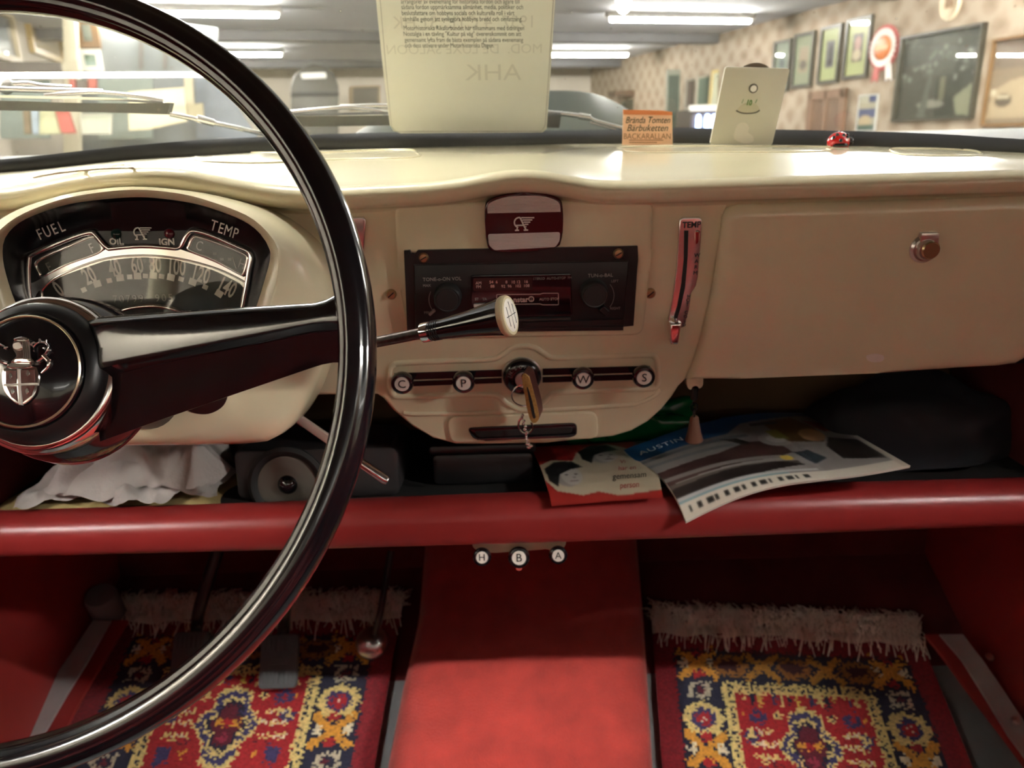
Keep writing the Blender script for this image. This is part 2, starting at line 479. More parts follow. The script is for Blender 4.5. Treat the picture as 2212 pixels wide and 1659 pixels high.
def strip(name, xs, prof, m, smooth=60, kind='structure', parent=None):
    """a sheet: profile of (y, z) run across xs"""
    V = [(x, y, z) for y, z in prof for x in xs]; n = len(xs)
    F = [[j * n + i, j * n + i + 1, (j + 1) * n + i + 1, (j + 1) * n + i] for j in range(len(prof) - 1) for i in range(n - 1)]
    o = mk(name, V, F, m, parent, smooth)
    if kind: o['kind'] = kind
    return o
toe_top = TO.W(0, .561)
strip('floor', [XL, XR], [(-.75, FZ - .004), (.7567, FZ - .004), tuple(TO.W(0, .34, -.004)[1:])], GREYMAT)
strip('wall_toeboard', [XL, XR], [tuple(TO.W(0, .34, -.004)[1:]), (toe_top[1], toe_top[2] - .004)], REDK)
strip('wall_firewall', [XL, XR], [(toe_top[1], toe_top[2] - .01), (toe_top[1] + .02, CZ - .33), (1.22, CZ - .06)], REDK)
# side panels below the windows, with a solid quarter panel added to shade the glovebox lid
for nm, X, yq in (('door_1', XL, .36), ('door_2', XR, .31)):
    wpoly(nm, [(X, -.75, FZ - .03), (X, 1.28, FZ - .03), (X, 1.28, CZ - .04), (X, .62, CZ - .04), (X * .9, .62, CZ + .235), (X * .96, yq, CZ + .19), (X, yq, CZ - .06), (X, -.75, CZ - .06)], REDP)
# roof, pillars, and unseen side rails added to shade the dash face
HEADL = mat('dark_headlining', (.12, .09, .075), .95)
wpoly('ceiling', [(XL + .1, .60, CZ + .24), (-.35, .71, CZ + .255), (0.01, .74, CZ + .26), (.37, .71, CZ + .255), (XR - .1, .60, CZ + .24), (XR - .1, -.75, CZ + .27), (XL + .1, -.75, CZ + .27)], HEADL)
for nm, X, Xt in (('trim_10', XL, XL + .1), ('trim_11', XR, XR - .1)):
    wpoly(nm, [(Xt, .60, CZ + .24), (Xt, -.75, CZ + .27), (X, -.75, CZ + .19), (X, .36, CZ + (.14 if X < 0 else .19))], HEADL)
for nm, X, Xt in (('trim_1', XL, XL + .1), ('trim_2', XR, XR - .1)):
    V, F = tube([(X, .66, CZ - .03), ((X + Xt) / 2, .63, CZ + .12), (Xt, .60, CZ + .24)], .024, 8); o = mk(nm, V, F, CREAM, None, 50); o['kind'] = 'structure'
for nm, X, Xt in (('trim_3', XL, XL + .06), ('trim_4', XR, XR - .06)):
    V, F = tube([(X, -.38, CZ - .06), (Xt, -.38, CZ + .25)], .03, 8); o = mk(nm, V, F, CREAM, None, 50); o['kind'] = 'structure'
quad('wall_rear', [(XL, -.75, FZ), (XR, -.75, FZ), (XR, -.75, CZ - .02), (XL, -.75, CZ - .02)], REDP)
# front bench seat behind the camera
st = thing('bench_seat', 'red leather front bench seat behind the camera', 'seat', (0, -.45, FZ))
def cushion(c, s, seed):
    V, F = [], []
    nx, ny = 28, 8
    bm = bmesh.new(); bmesh.ops.create_cube(bm, size=1.0)
    for v in bm.verts: v.co = Vector((c[0] + v.co.x * s[0], c[1] + v.co.y * s[1], c[2] + v.co.z * s[2]))
    bmesh.ops.bevel(bm, geom=bm.edges[:], offset=.05, segments=4, profile=.5, affect='EDGES')
    V = [tuple(v.co) for v in bm.verts]; bm.verts.index_update(); F = [[v.index for v in f.verts] for f in bm.faces]; bm.free(); return V, F
V, F = cushion((0.01, -.33, CZ - .66), (1.28, .5, .17), 1); mk('seat_cushion', V, F, REDS, st, 40)
V, F = cushion((0.01, -.62, CZ - .36), (1.28, .14, .5), 2); mk('backrest', V, F, REDS, st, 40)
V, F = cushion((0.01, -.33, FZ + .09), (1.2, .42, .14), 3); mk('seat_base', V, F, REDP, st, 40)
# ------------------------------------------------------------------ tunnel, rugs, sills
def tunnel():
    S = []
    for Y, z, xl, xr, zb in ((.20, CZ - .87, -.165, .158, FZ - .01), (.62, CZ - .86, -.166, .160, FZ - .01), (.80, CZ - .838, -.165, .163, FZ - .0), (.85, CZ - .822, -.164, .164, FZ + .02),
                         (1.0, CZ - .764, -.150, .180, FZ + .08), (1.12, CZ - .716, -.134, .192, FZ + .14), (1.27, CZ - .62, -.13, .2, FZ + .2)):
        w = .045
        pts = [(xl - w, zb), (xl - w * .75, z - .05), (xl - .014, z - .012), (xl + .02, z), (xl * .4, z + .004), ((xl + xr) / 2, z + .005), (xr * .5, z + .004),
               (xr - .02, z), (xr + .010, z - .012), (xr + w * .4, z - .05), (xr + w * .5, zb)]
        S.append([(x, Y, zz) for x, zz in pts])
    # denser along the length
    S = np.array(S); idx = np.linspace(0, len(S) - 1, 40)
    D = np.stack([np.stack([np.interp(idx, range(len(S)), S[:, i, k]) for k in range(3)], 1) for i in range(S.shape[1])], 1)
    V, F = loft(list(D), closed=False)
    return V, F
V, F = tunnel()
o = mk('carpet_tunnel', V, F, REDC, None, 60); tag(o, 'red carpet covered transmission tunnel between the two rugs', 'carpet')

def rug_image(flip=False):
    W_, H_ = 132, 200
    im = Img(W_, H_, '#7d1420')
    navy, cream, gold, red, blue, wine, white = '#1c1d33', '#d8c27a', '#cf9233', '#a01a22', '#3b3560', '#5c1226', '#d9cfae'
    im.rect(.075, .055, .925, 1, navy)
    # outer border motifs: crosses and rosettes
    def cross(x, y, s, col, t=.012):
        k = .66
        im.line(x - s, y - s * k, x + s, y + s * k, t, col); im.line(x - s, y + s * k, x + s, y - s * k, t, col)
    def rosette(x, y, s):
        for a in range(8):
            im.ell(x + s * .62 * math.cos(a * .785), y + s * .45 * math.sin(a * .785), s * .42, s * .26, cream)
        im.ell(x, y, s * .62, s * .42, blue); im.ell(x, y, s * .38, s * .25, red); im.ell(x, y, s * .12, s * .08, white)
    def boxm(x, y, s):
        im.rect(x - s, y - s * .62, x + s, y + s * .62, '#b7ad92'); im.rect(x - s * .6, y - s * .36, x + s * .6, y + s * .36, navy); im.ell(x, y, s * .3, s * .2, wine)
    for x in (.155, .845):
        y = .10; k = 0
        while y < 1.0:
            if k % 3 == 0: cross(x, y, .062, gold); im.ell(x - .05, y, .018, .012, white); im.ell(x + .05, y, .018, .012, white); im.ell(x, y - .035, .02, .012, red); im.ell(x, y + .035, .02, .012, red)
            elif k % 3 == 1: boxm(x, y, .038)
            else: rosette(x, y, .07)
            y += .083; k += 1
    for x in np.linspace(.27, .73, 5):
        i = int(round((x - .27) / .115))
        if i % 2 == 0:
            im.poly([(x - .07, .10), (x - .035, .075), (x + .035, .075), (x + .07, .10), (x + .035, .135), (x - .035, .135)], '#8a5a22')
            im.poly([(x - .045, .10), (x - .02, .085), (x + .02, .085), (x + .045, .10), (x + .02, .122), (x - .02, .122)], '#3a1018')
        else: cross(x, .105, .055, '#b07c2c', .010)
    im.rect(.075, .055, .925, .066, '#3a1018')
    # guard stripe
    im.rect(.235, .155, .765, 1, cream)
    for y in np.arange(.165, 1, .022):
        im.ell(.255, y, .008, .006, navy); im.ell(.745, y, .008, .006, navy)
    for x in np.arange(.25, .76, .022): im.ell(x, .168, .006, .006, navy)
    im.rect(.228, .150, .236, 1, navy); im.rect(.764, .150, .772, 1, navy); im.rect(.228, .150, .772, .156, navy)
    im.rect(.275, .183, .725, 1, red)
    # short bars along the head of the field
    for i, x in enumerate(np.arange(.30, .71, .026)):
        im.rect(x, .187, x + .012, .208 + .006 * (i % 3), (cream, navy, '#c9a84a', red, blue)[i % 5])
    def field(y0):
        med = [(0, -.085), (.045, -.07), (.045, -.035), (.085, -.005), (.085, .012), (.045, .045), (.05, .075), (.03, .092), (0, .105)]
        for k, c in ((1.28, cream), (1.12, blue), (.92, cream), (.76, navy), (.64, wine)):
            P = [(.5 + x * k, y0 + y * k) for x, y in med] + [(.5 - x * k, y0 + y * k) for x, y in med[::-1]]
            im.poly(P, c)
        im.ell(.5, y0, .02, .012, red); im.ell(.475, y0, .014, .01, gold); im.ell(.525, y0, .014, .01, gold); im.ell(.5, y0 + .04, .012, .01, '#8c2740')
        for s in (-1, 1):
            for yy, w in ((-.035, .016), (.0, .009), (.035, .016)):
                x0 = .5 + s * .115; x1 = .5 + s * .195
                a, b = min(x0, x1), max(x0, x1)
                im.rect(a, y0 + yy - .003, b, y0 + yy + .003, white)
                for x in np.arange(a, b, .017):
                    im.poly([(x, y0 + yy - w * .4), (x + .014, y0 + yy - w * .2), (x + .005, y0 + yy + w)], cream)
            im.ell(.5 + s * .16, y0 - .075, .028, .02, blue); im.ell(.5 + s * .16 , y0 - .075, .012, .008, red)
            im.ell(.5 + s * .095, y0 - .078, .016, .011, cream); im.ell(.5 + s * .095, y0 - .078, .007, .005, navy)
            im.ell(.5 + s * .19, y0 - .018, .024, .017, blue); im.ell(.5 + s * .19, y0 - .018, .014, .010, cream); im.ell(.5 + s * .19, y0 - .018, .006, .004, navy)
            im.poly([(.5 + s * .205, y0 - .09), (.5 + s * .215, y0 - .075), (.5 + s * .195, y0 - .07)], gold)
            im.poly([(.5 + s * .15, y0 + .06), (.5 + s * .20, y0 + .07), (.5 + s * .185, y0 + .12), (.5 + s * .15, y0 + .10)], blue)
            im.poly([(.5 + s * .10, y0 + .07), (.5 + s * .125, y0 + .08), (.5 + s * .11, y0 + .10)], gold)
            im.rect(.5 + s * .125 - .03, y0 + .052, .5 + s * .125 + .03, y0 + .056, wine)
    field(.325); field(.60); field(.87)
    # ragged knots
    jit = RNG.integers(-1, 2, im.a.shape[:2]); yy, xx = np.mgrid[0:H_, 0:W_]
    im.a = im.a[np.clip(yy + RNG.integers(-1, 2, jit.shape), 0, H_ - 1) , np.clip(xx + jit * (RNG.random(jit.shape) < .5), 0, W_ - 1)]
    im.noise(.22)
    if flip: im.a = im.a[:, ::-1]
    return im

def rug(name, label, corners_px, Lr, flip=False, wave=.004, seed=1):
    # corners on the toe board: top left, top right, and two points further down each edge
    tl, tr, bl, br = [np.array(TO.px(*p)) for p in corners_px]
    dl, dr = nrm(bl - tl), nrm(br - tr)
    wdt = np.linalg.norm(tr - tl)
    rg = random.Random(seed)
    root = thing(name, label, 'rug', TO.W(*(tl + tr) / 2))
    def fn(u, v):
        p = (tl * (1 - u) + tr * u) + (dl * (1 - u) + dr * u) * v * Lr
        w = .006 + wave * math.sin(5 * v + 3 * u) * math.sin(3 * u + 1) + .012 * max(0, abs(u - .5) - .44) * 3
        q = TO.W(p[0], p[1], w)
        if p[1] < 0:   # past the bend it lies on the flat floor
            q = np.array([q[0], TO.o[1] + p[1], FZ + w + .004 + .0])
        return q
    im = rug_image(flip)
    picture('pile', im, fn, WOOLP, root, True)
    # underside edge so that the rug has thickness
    # cotton fringe: a woven band and loose threads
    def edge(u, s, w):
        p = (tl * (1 - u) + tr * u); d = nrm(tl - bl + tr - br)
        q = p + d * s; return TO.W(q[0], q[1], w)
    V, F = surf(lambda u, v: edge(u, -.006 + .026 * v + .003 * math.sin(40 * u), .009 + .004 * math.sin(23 * u) * v), 60, 3)
    mk('woven_end', V, F, FRINGE, root, 60)
    VF = []
    for k in range(1500):
        u = rg.random(); s0 = .006 + rg.random() * .024
        back = rg.random() < .13
        lean = rg.uniform(-.030, .030); L = rg.uniform(.012, .032) * (-1.6 if back else 1)
        P = [edge(u, s0, .012), edge(min(max(u + lean * .5, -.02), 1.02), s0 + L * .45, .018 + rg.random() * .012), edge(min(max(u + lean * 1.4, -.04), 1.04), s0 + L, .008 + rg.random() * .008)]
        VF.append(tube(catmull(P, 3), .0005 + .0007 * rg.random(), 4))
    V, F = join(*VF)
    f = mk('fringe', V, F, FRINGE, root, 60); f['kind'] = 'stuff'
    return root
rug('oriental_rug', 'red oriental rug with white fringe on the passenger side floor', [(1408, 1368), (1988, 1392), (1428, 1659), (2093, 1659)], .56, seed=3)
rug('oriental_rug', 'red oriental rug with white fringe under the pedals', [(262, 1345), (866, 1338), (118, 1659), (812, 1659)], .56, True, seed=5)

# sill strips and kick panels each side
def ribbon(name, L, Rr, m, parent=None, w=.0, th=.006):
    """strip of trim between two pixel polylines lying on the toe board plane raised by w"""
    A = [TO.W(*TO.px(*p, w), w) for p in L]; B = [TO.W(*TO.px(*p, w), w) for p in Rr]
    A2, B2 = [a - TO.n * th for a in A], [b - TO.n * th for b in B]
    S = [[a, b, d, c] for a, b, c, d in zip(A, B, A2, B2)]
    V, F = loft(S, True, True, True); return mk(name, V, F, m, parent, 40)
o = ribbon('trim_5', [(2030, 1370), (2078, 1425), (2131, 1510), (2180, 1590), (2292, 1740)], [(2080, 1370), (2123, 1425), (2165, 1485), (2212, 1557), (2340, 1740)], GREYL, None, .055, .004); o['kind'] = 'structure'
t5 = o; ORG[t5.name] = np.array(t5.location)
for p in ((2138, 1419), (2194, 1557)):
    c = TO.W(*TO.px(*p, .056), .056); V, F = lathe(c, TO.n, [(.007, -.001), (.0065, .002), (.004, .0035), (0, .004)], 14); mk('screw', V, F, CHROMED, t5, 40)
o = ribbon('trim_6', [(1998, 1370), (2042, 1425), (2104, 1510), (2166, 1590), (2278, 1740)], [(2030, 1370), (2078, 1425), (2131, 1510), (2180, 1590), (2292, 1740)], REDP, None, .045, .006); o['kind'] = 'structure'
o = ribbon('trim_7', [(1380, 1430), (1372, 1520), (1360, 1700)], [(1394, 1420), (1398, 1520), (1412, 1700)], GREYL, None, .012, .004); o['kind'] = 'structure'
o = ribbon('trim_8', [(200, 1340), (140, 1430), (94, 1496), (37, 1598), (-50, 1750)], [(240, 1340), (188, 1430), (144, 1500), (95, 1585), (10, 1750)], GREYL, None, .055, .004); o['kind'] = 'structure'
t8 = o; ORG[t8.name] = np.array(t8.location)
c = TO.W(*TO.px(68, 1508, .056), .056); V, F = lathe(c, TO.n, [(.005, -.001), (.0045, .002), (0, .004)], 14); mk('screw', V, F, CHROMED, t8, 40)
o = ribbon('trim_9', [(240, 1340), (188, 1430), (144, 1500), (95, 1585), (10, 1750)], [(276, 1340), (222, 1430), (180, 1500), (132, 1590), (46, 1750)], REDP, None, .045, .006); o['kind'] = 'structure'

# ------------------------------------------------------------------ pedals
def pedal(name, label, pad_px, top_px, wpad=.030, tilt=.06):
    (x0, y0, x1, y1) = pad_px
    base = TO.W(*TO.px((x0 + x1) / 2, (y0 + y1) / 2, tilt), tilt)
    t = thing(name, label, 'pedal', base)
    fr = Fr(base, (1, .03, 0), (0, .62, .78))
    a, b = fr.px(x0, y1), fr.px(x1, y0)
    pris('pad', fr, rrect(a[0], a[1], b[0], b[1], .008), -.012, 0, PEDAL, t, .003)
    n = 7; w_ = (b[0] - a[0]) / (n + 1); mid = (a[1] + b[1]) / 2; hh = (b[1] - a[1])
    for k in range(n):
        u = a[0] + w_ * (k + 1)
        for q0, q1 in ((a[1] + .08 * hh, mid - .18 * hh), (mid + .18 * hh, b[1] - .08 * hh)):
            pris('rib', fr, rrect(u - w_ * .3, q0, u + w_ * .3, q1, w_ * .2, 2), -.001, .0022, PEDAL, t, .0006, 1)
    # a small raised winged mark in the middle
    pris('mark', fr, [(a[0] + .25 * (b[0] - a[0]), mid - .06 * hh), (a[0] + .75 * (b[0] - a[0]), mid - .06 * hh), (a[0] + .85 * (b[0] - a[0]), mid + .08 * hh), (a[0] + .35 * (b[0] - a[0]), mid + .08 * hh)], -.001, .002, PEDAL, t, .0006, 1)
    top = onY(top_px[0], top_px[1], 1.12)
    mid_p = (fr.W((a[0] + b[0]) / 2, b[1], -.02) * .6 + top * .4) + np.array([0, -.02, 0])
    P = catmull([fr.W((a[0] + b[0]) / 2, mid, -.016), fr.W((a[0] + b[0]) / 2, b[1] + .01, -.022), mid_p, top], 6)
    V, F = tube(P, .010, 8); mk('arm', V, F, BLACKS, t, 50)
    return t
pedal('brake_pedal', 'grey ribbed rubber brake pedal above the left rug', (556, 1368, 645, 1490), (640, 1190))
pedal('clutch_pedal', 'dark clutch pedal half hidden behind the steering wheel rim', (362, 1362, 452, 1484), (470, 1190))
b0 = TO.W(*TO.px(803, 1388, .05), .05)
t = thing('accelerator_pedal', 'round chrome accelerator pad on a thin black rod', 'pedal', b0)
V, F = lathe(b0, (0, -.55, .6), [(.012, -.02), (.025, -.006), (.0265, .0), (.025, .006), (.018, .012), (.008, .0155), (0, .016)], 28); mk('pad', V, F, CHROMED, t, 50)
V, F = tube(catmull([b0 + np.array([0, .012, -.006]), onY(822, 1320, 1.06), onY(836, 1240, 1.09), onY(845, 1190, 1.11)], 6), .0055, 8); mk('rod', V, F, BLACKS, t, 50)
b0 = TO.W(*TO.px(238, 1330, .02), .02)
t = thing('foot_switch', 'grey metal cylinder on the floor beside the clutch pedal', 'switch', b0)
V, F = lathe(b0, nrm((0.05, -.35, .9)), [(.027, -.02), (.027, .05), (.024, .06), (0, .063)], 24); mk('housing', V, F, GREYMAT, t, 40)
V, F = lathe(b0 + np.array([.0, -.05, -.03]), nrm((0, -.5, .8)), [(.018, -.01), (.02, .02), (.015, .03), (0, .032)], 20); mk('button', V, F, PEDAL, t, 40)
# ------------------------------------------------------------------ dashboard
A6 = math.radians(6)
FA = Fr(onY(1106, 625, .68), (1, 0, 0), (0, -math.sin(A6), math.cos(A6)))
dash = thing('dashboard', 'cream painted metal dashboard with rounded top across the cabin', 'dashboard', (0.0, .70, CZ - .30))
def ylip(px): return .648 - .030 * math.exp(-((px - 300) / 190.0) ** 2)
LIP = [(-420, 436), (-260, 434), (-100, 432), (0, 428), (70, 417), (140, 402), (210, 391), (300, 386), (380, 390), (450, 402), (530, 416), (610, 426), (700, 428),
       (780, 425), (900, 419), (980, 411), (1040, 400), (1090, 392), (1130, 390), (1180, 393), (1240, 404), (1290, 412), (1400, 413), (1600, 407), (1900, 399), (2212, 390), (2560, 382)]
LW = np.array(catmull([onY(a, b, ylip(a)) for a, b in LIP], 6))
def yrear(x): return .95 - .34 * (x / .70) ** 2
def on_rear(px, py):
    Y = .9
    for _ in range(30):
        p = onY(px, py, Y); Y = .5 * Y + .5 * yrear(p[0])
    return onY(px, py, Y)
REAR = [(-420, 415), (-250, 400), (0, 373), (72, 368), (180, 356), (289, 345), (420, 338), (600, 327), (800, 321), (1190, 312), (1343, 310), (1455, 309), (1672, 312), (1914, 317), (2212, 330), (2450, 342), (2700, 356)]
SEALT = [(-420, 385), (-250, 372), (0, 346), (90, 337), (195, 325), (398, 306), (560, 297), (680, 292), (800, 288), (1182, 284), (1343, 281), (1455, 277), (1683, 281), (1877, 285), (2034, 291), (2212, 302), (2450, 314), (2700, 328)]
RW = np.array(catmull([on_rear(*p) for p in REAR], 6)); TW = np.array(catmull([on_rear(*p) for p in SEALT], 6))
def at_x(W_, x):
    o = np.argsort(W_[:, 0]); return np.array([x, np.interp(x, W_[o, 0], W_[o, 1]), np.interp(x, W_[o, 0], W_[o, 2])])
def dash_top_profile(x):
    l, r = at_x(LW, x), at_x(RW, x)
    top = l + np.array([0, .013, .0085])
    P = []
    for t in np.linspace(0, 1, 14):
        y = r[1] * (1 - t) + top[1] * t
        z = r[2] + (top[2] - r[2]) * (.25 * t + .75 * t ** 1.8)
        P.append((x, y, z))
    for a in (15, 35, 55, 75, 95, 120, 150, 180):
        a = math.radians(a); P.append((x, l[1] + .013 - .013 * math.sin(a), l[2] - .001 + .0095 * math.cos(a)))
    P += [(x, l[1] + .020, l[2] - .0125), (x, l[1] + .028, l[2] - .0165), (x, l[1] + .034, l[2] - .028)]
    return P
xs = np.linspace(XL + .005, XR - .005, 170)
V, F = loft([dash_top_profile(x) for x in xs], closed=False)
mk('top_panel', V, F, CREAM, dash, 75)
def top_z(x, y):
    l, r = at_x(LW, x), at_x(RW, x); ty = l[1] + .013
    t = min(max((r[1] - y) / (r[1] - ty), 0), 1)
    return r[2] + (l[2] + .0085 - r[2]) * (.25 * t + .75 * t ** 1.8)
def on_top(px, py):
    lo, hi = .60, 1.05
    d = ray(px, py)
    best = None
    for Y in np.linspace(.60, 1.0, 160):
        p = CAM + d * (Y / d[1]); e = p[2] - top_z(p[0], Y)
        if e < 0: return p
        best = p
    return best
# raised demister mouldings pressed into the top
def pad(pts, name='demister_moulding'):
    c = [on_top(*p) for p in pts]; c = np.array(c)
    pts3 = catmull(c, 4, True); P = np.array(pts3)
    P[:, 2] = [top_z(p[0], p[1]) for p in P]
    P[:, 2] += .0003
    V, F = tube(list(P), .0014, 8, True, flat=.6, flatdir=(0, 0, 1)); mk(name, V, F, CREAM, dash, 60)
pad([(78, 389), (150, 376), (225, 363), (262, 357), (282, 358), (286, 364), (268, 370), (150, 389), (92, 395)])
pad([(428, 347), (424, 341), (440, 334), (600, 330), (800, 325), (885, 324), (900, 331), (890, 341), (700, 346), (480, 351)])
pad([(1345, 323), (1345, 318), (1500, 316), (1770, 317), (1787, 322), (1770, 328), (1500, 330), (1370, 329)])
pad([(1926, 327), (1940, 321), (2080, 324), (2118, 331), (2100, 337), (1960, 335)])

FACE = [(-740, 446), (-260, 440), (700, 436), (1000, 428), (1400, 424), (1590, 430), (1572, 446), (1562, 470), (1556, 520), (1545, 590), (1533, 660), (1515, 730), (1495, 790), (1480, 822), (1466, 836),
        (1452, 858), (1430, 885), (1400, 912), (1365, 932), (1325, 944), (1270, 950), (1180, 956), (1060, 961), (985, 961), (935, 948), (890, 922), (850, 888), (828, 862), (815, 853), (640, 853), (-260, 872), (-740, 884)]
pris('face_panel', FA, FA.pxs(FACE), -.030, 0, CREAM, dash, .0075, 4)
pris('end_panel', FA, FA.pxs([(2338, 424), (2300, 602), (2250, 756), (2234, 786), (2250, 794), (2960, 772), (2960, 404)]), -.030, 0, CREAM, dash, .0075, 4)
# pressed centre panel round the radio
pris('centre_panel', FA, rpoly(FA.pxs([(852, 438), (1410, 430), (1404, 560), (1388, 722), (884, 730), (862, 600)]), .010), -.002, .0045, CREAM, dash, .0035, 3)
# pressed beads of the control panel
def bead(px_pts, r, closed=False, name='pressed_bead', n=5, m=CREAM, flat=.6):
    P = catmull([FA.W(*FA.px(*p), .0002) for p in px_pts], n, closed)
    V, F = tube(P, r, 8, closed, flat=flat, flatdir=FA.n); mk(name, V, F, m, dash, 60)
bead([(842, 800), (850, 788), (870, 784), (980, 779), (1060, 776), (1085, 766), (1105, 752), (1130, 748), (1155, 751), (1176, 764), (1200, 773), (1300, 770), (1400, 767), (1415, 772), (1420, 785),
      (1421, 825), (1412, 838), (1390, 840), (1260, 845), (1195, 850), (1172, 870), (1130, 886), (1096, 872), (1070, 854), (1000, 853), (870, 857), (850, 852), (843, 835)], .0028, True)
bead([(872, 892), (890, 894), (920, 894), (1100, 890), (1340, 876), (1380, 870), (1412, 856), (1428, 842)], .0022)
pris('ashtray_surround', FA, rpoly(FA.pxs([(964, 899), (1290, 887), (1294, 946), (972, 956)]), .010), -.002, .0025, CREAM, dash, .002, 3)
pris('ashtray_slot', FA, rpoly(FA.pxs([(1008, 921), (1246, 910), (1246, 936), (1232, 942), (1040, 948), (1022, 944)]), .006), -.001, .0045, BLACKG, dash, .0015, 2)
pris('ashtray_recess', FA, rpoly(FA.pxs([(1024, 927), (1236, 917), (1234, 931), (1034, 940)]), .003), .003, .0050, BLACKM, dash, .0004, 1)
for P in ([(852, 806), (1084, 798), (1084, 813), (852, 821)], [(890, 823), (1084, 816), (1084, 827), (890, 834)], [(1172, 796), (1404, 790), (1404, 804), (1172, 810)], [(1172, 814), (1372, 808), (1372, 820), (1172, 826)]):
    pris('black_strip', FA, FA.pxs(P), -.001, .0012, BLACKG, dash, .0004, 1)

# pull knobs: each its own part with a lettered face
def pull_knob(px, py, letter, r=.0105, parent=dash, fr=FA, w=.02, face=True, name='pull_knob'):
    u, v = fr.px(px, py, w)
    c = fr.W(u, v, 0)
    V, F = lathe(c, fr.n, [(r * .42, -.002), (r * .42, w * .35), (r * .8, w * .5), (r, w * .68), (r, w * .86), (r * .92, w * .97), (r * .74, w), (r * .68, w - .0016), (0, w - .0016)], 28)
    k = mk(name, V, F, BLACKG, parent, 40)
    if parent is not dash: pass
    pris('knob_face', fr.at(u, v), circ(0, 0, r * .66, 24), w - .0016, w - .0004, WHITEP, k, .0003, 1)
    text('letter', letter, fr, u, v, r * 1.05, INK, k, w=w - .0002)
    return k
pull_knob(868, 831, 'C'); pull_knob(1001, 829, 'P'); pull_knob(1260, 821, 'W'); pull_knob(1392, 817, 'S')
# ignition lock
u, v = FA.px(1128, 818, .008)
ig = thing('ignition_lock', 'round black ignition lock with silver barrel in the dash centre', 'ignition lock', FA.W(u, v, 0))
V, F = lathe(FA.W(u, v, 0), FA.n, [(.0178, -.002), (.0178, .004), (.0170, .0065), (.0145, .0088), (.009, .0095), (.0078, .0085), (0, .0085)], 40); mk('escutcheon', V, F, BLACKG, ig, 40)
V, F = lathe(FA.W(u, v, 0), FA.n, [(.0186, -.002), (.0186, .0022), (.0176, .0032)], 40); mk('rim', V, F, CHROMED, ig, 40)
V, F = lathe(FA.W(u + .001, v - .001, 0), FA.n, [(.0076, .006), (.0076, .0095), (.0070, .0105), (0, .0105)], 28); mk('barrel', V, F, SILVER, ig, 40)
pris('key_slot', FA.at(u + .001, v - .001), rrect(-.0008, -.005, .0008, .005, .0004, 2), .0100, .0107, BLACKM, ig)
for ch, a in (('I', 166), ('N', 150), ('.', 138), ('S', 120), ('O', 96), ('F', 76), ('F', 58)):
    a = math.radians(a); text('letter', ch, FA, u + .0122 * math.cos(a), v + .0122 * math.sin(a), .0042, GREYM, ig, rot=a - math.pi / 2, w=.0097)
for p in ((845, 636), (1405, 634), (1383, 632)):
    uu, vv = FA.px(*p, .001); V, F = lathe(FA.W(uu, vv, 0), FA.n, [(.0048, -.002), (.0048, .001), (.0036, .0026), (0, .003)], 18); k = mk('screw', V, F, CHROMED if p[0] == 1383 else BRASS, dash, 40)
    pris('screw_slot', FA.at(uu, vv, rot=.7), rrect(-.0034, -.0005, .0034, .0005, .0003, 2), .0026, .0033, BLACKM, k)

# ---- winged A mark, used on badge and dial
def winged_a(fr, u, v, s, m, parent, w, rot=0.0, name='winged_letter_mark'):
    f = fr.at(u, v, 0, rot)
    VF = []
    def bar(pts, t):
        P = np.array(pts, float) * s; out_l, out_r = [], []
        for i in range(len(P)):
            d = nrm(P[min(i + 1, len(P) - 1)] - P[max(i - 1, 0)]); n_ = np.array([-d[1], d[0]])
            out_l.append(P[i] + n_ * t * s); out_r.append(P[i] - n_ * t * s)
        VF.append(prism(f, [tuple(p) for p in out_l + out_r[::-1]], w, w + .0006))
    arc = [(-.32 + .42 * math.cos(a) , .10 + .42 * math.sin(a)) for a in np.linspace(math.radians(250), math.radians(80), 12)]
    bar([(-.62, -.56), (-.50, -.50)] + [(-.52, -.40)] + arc, .055)
    bar([(-.25, .52), (.18, -.42)], .06)            # right stroke of the letter
    bar([(-.70, -.56), (-.36, -.56)], .05); bar([(.04, -.56), (.42, -.56)], .05)
    bar([(.18, -.40), (.24, -.56)], .06)
    bar([(-.60, -.14), (.08, -.14)], .05)
    for k in range(5):
        y = .50 - .19 * k; bar([(-.14 + .085 * k, y), (.95 - .17 * k, y - .03 + .01 * k)], .048)
    V, F = join(*VF); return mk(name, V, F, m, parent)

# ---- maroon badge over the radio
bd = thing('ashtray_badge', 'maroon badge with silver ridged bands and winged letter mark', 'badge', FA.W(*FA.px(1132, 540), 0))
BF = FA.at(*FA.px(1132, 480), .0)
bp = catmull([(1049, 500), (1047, 455), (1054, 434), (1090, 420), (1132, 415), (1175, 418), (1208, 430), (1216, 450), (1216, 495), (1213, 520), (1200, 536), (1132, 543), (1068, 545), (1053, 530)], 5, True)
pris('plaque', BF, BF.pxs(bp, .012), .002, .012, MAROON, bd, .0025, 3)
RIDGE = mat('ridged_silver', (.74, .70, .67), .36, metal=.3)
_nt = RIDGE.node_tree; _w = _nt.nodes.new('ShaderNodeTexWave'); _w.bands_direction = 'Z'; _w.inputs['Scale'].default_value = 285
_tc = _nt.nodes.new('ShaderNodeTexCoord'); _bp = _nt.nodes.new('ShaderNodeBump'); _bp.inputs['Strength'].default_value = .8; _bp.inputs['Distance'].default_value = .0006
_nt.links.new(_tc.outputs['Object'], _w.inputs['Vector']); _nt.links.new(_w.outputs['Fac'], _bp.inputs['Height']); _nt.links.new(_bp.outputs[0], _nt.nodes['Principled BSDF'].inputs['Normal'])
pris('ridged_band', BF, BF.pxs(catmull([(1053, 461), (1056, 441), (1090, 427), (1132, 423), (1175, 425), (1206, 437), (1211, 458)], 5) , .013), .0118, .0130, RIDGE, bd, .0003, 1)
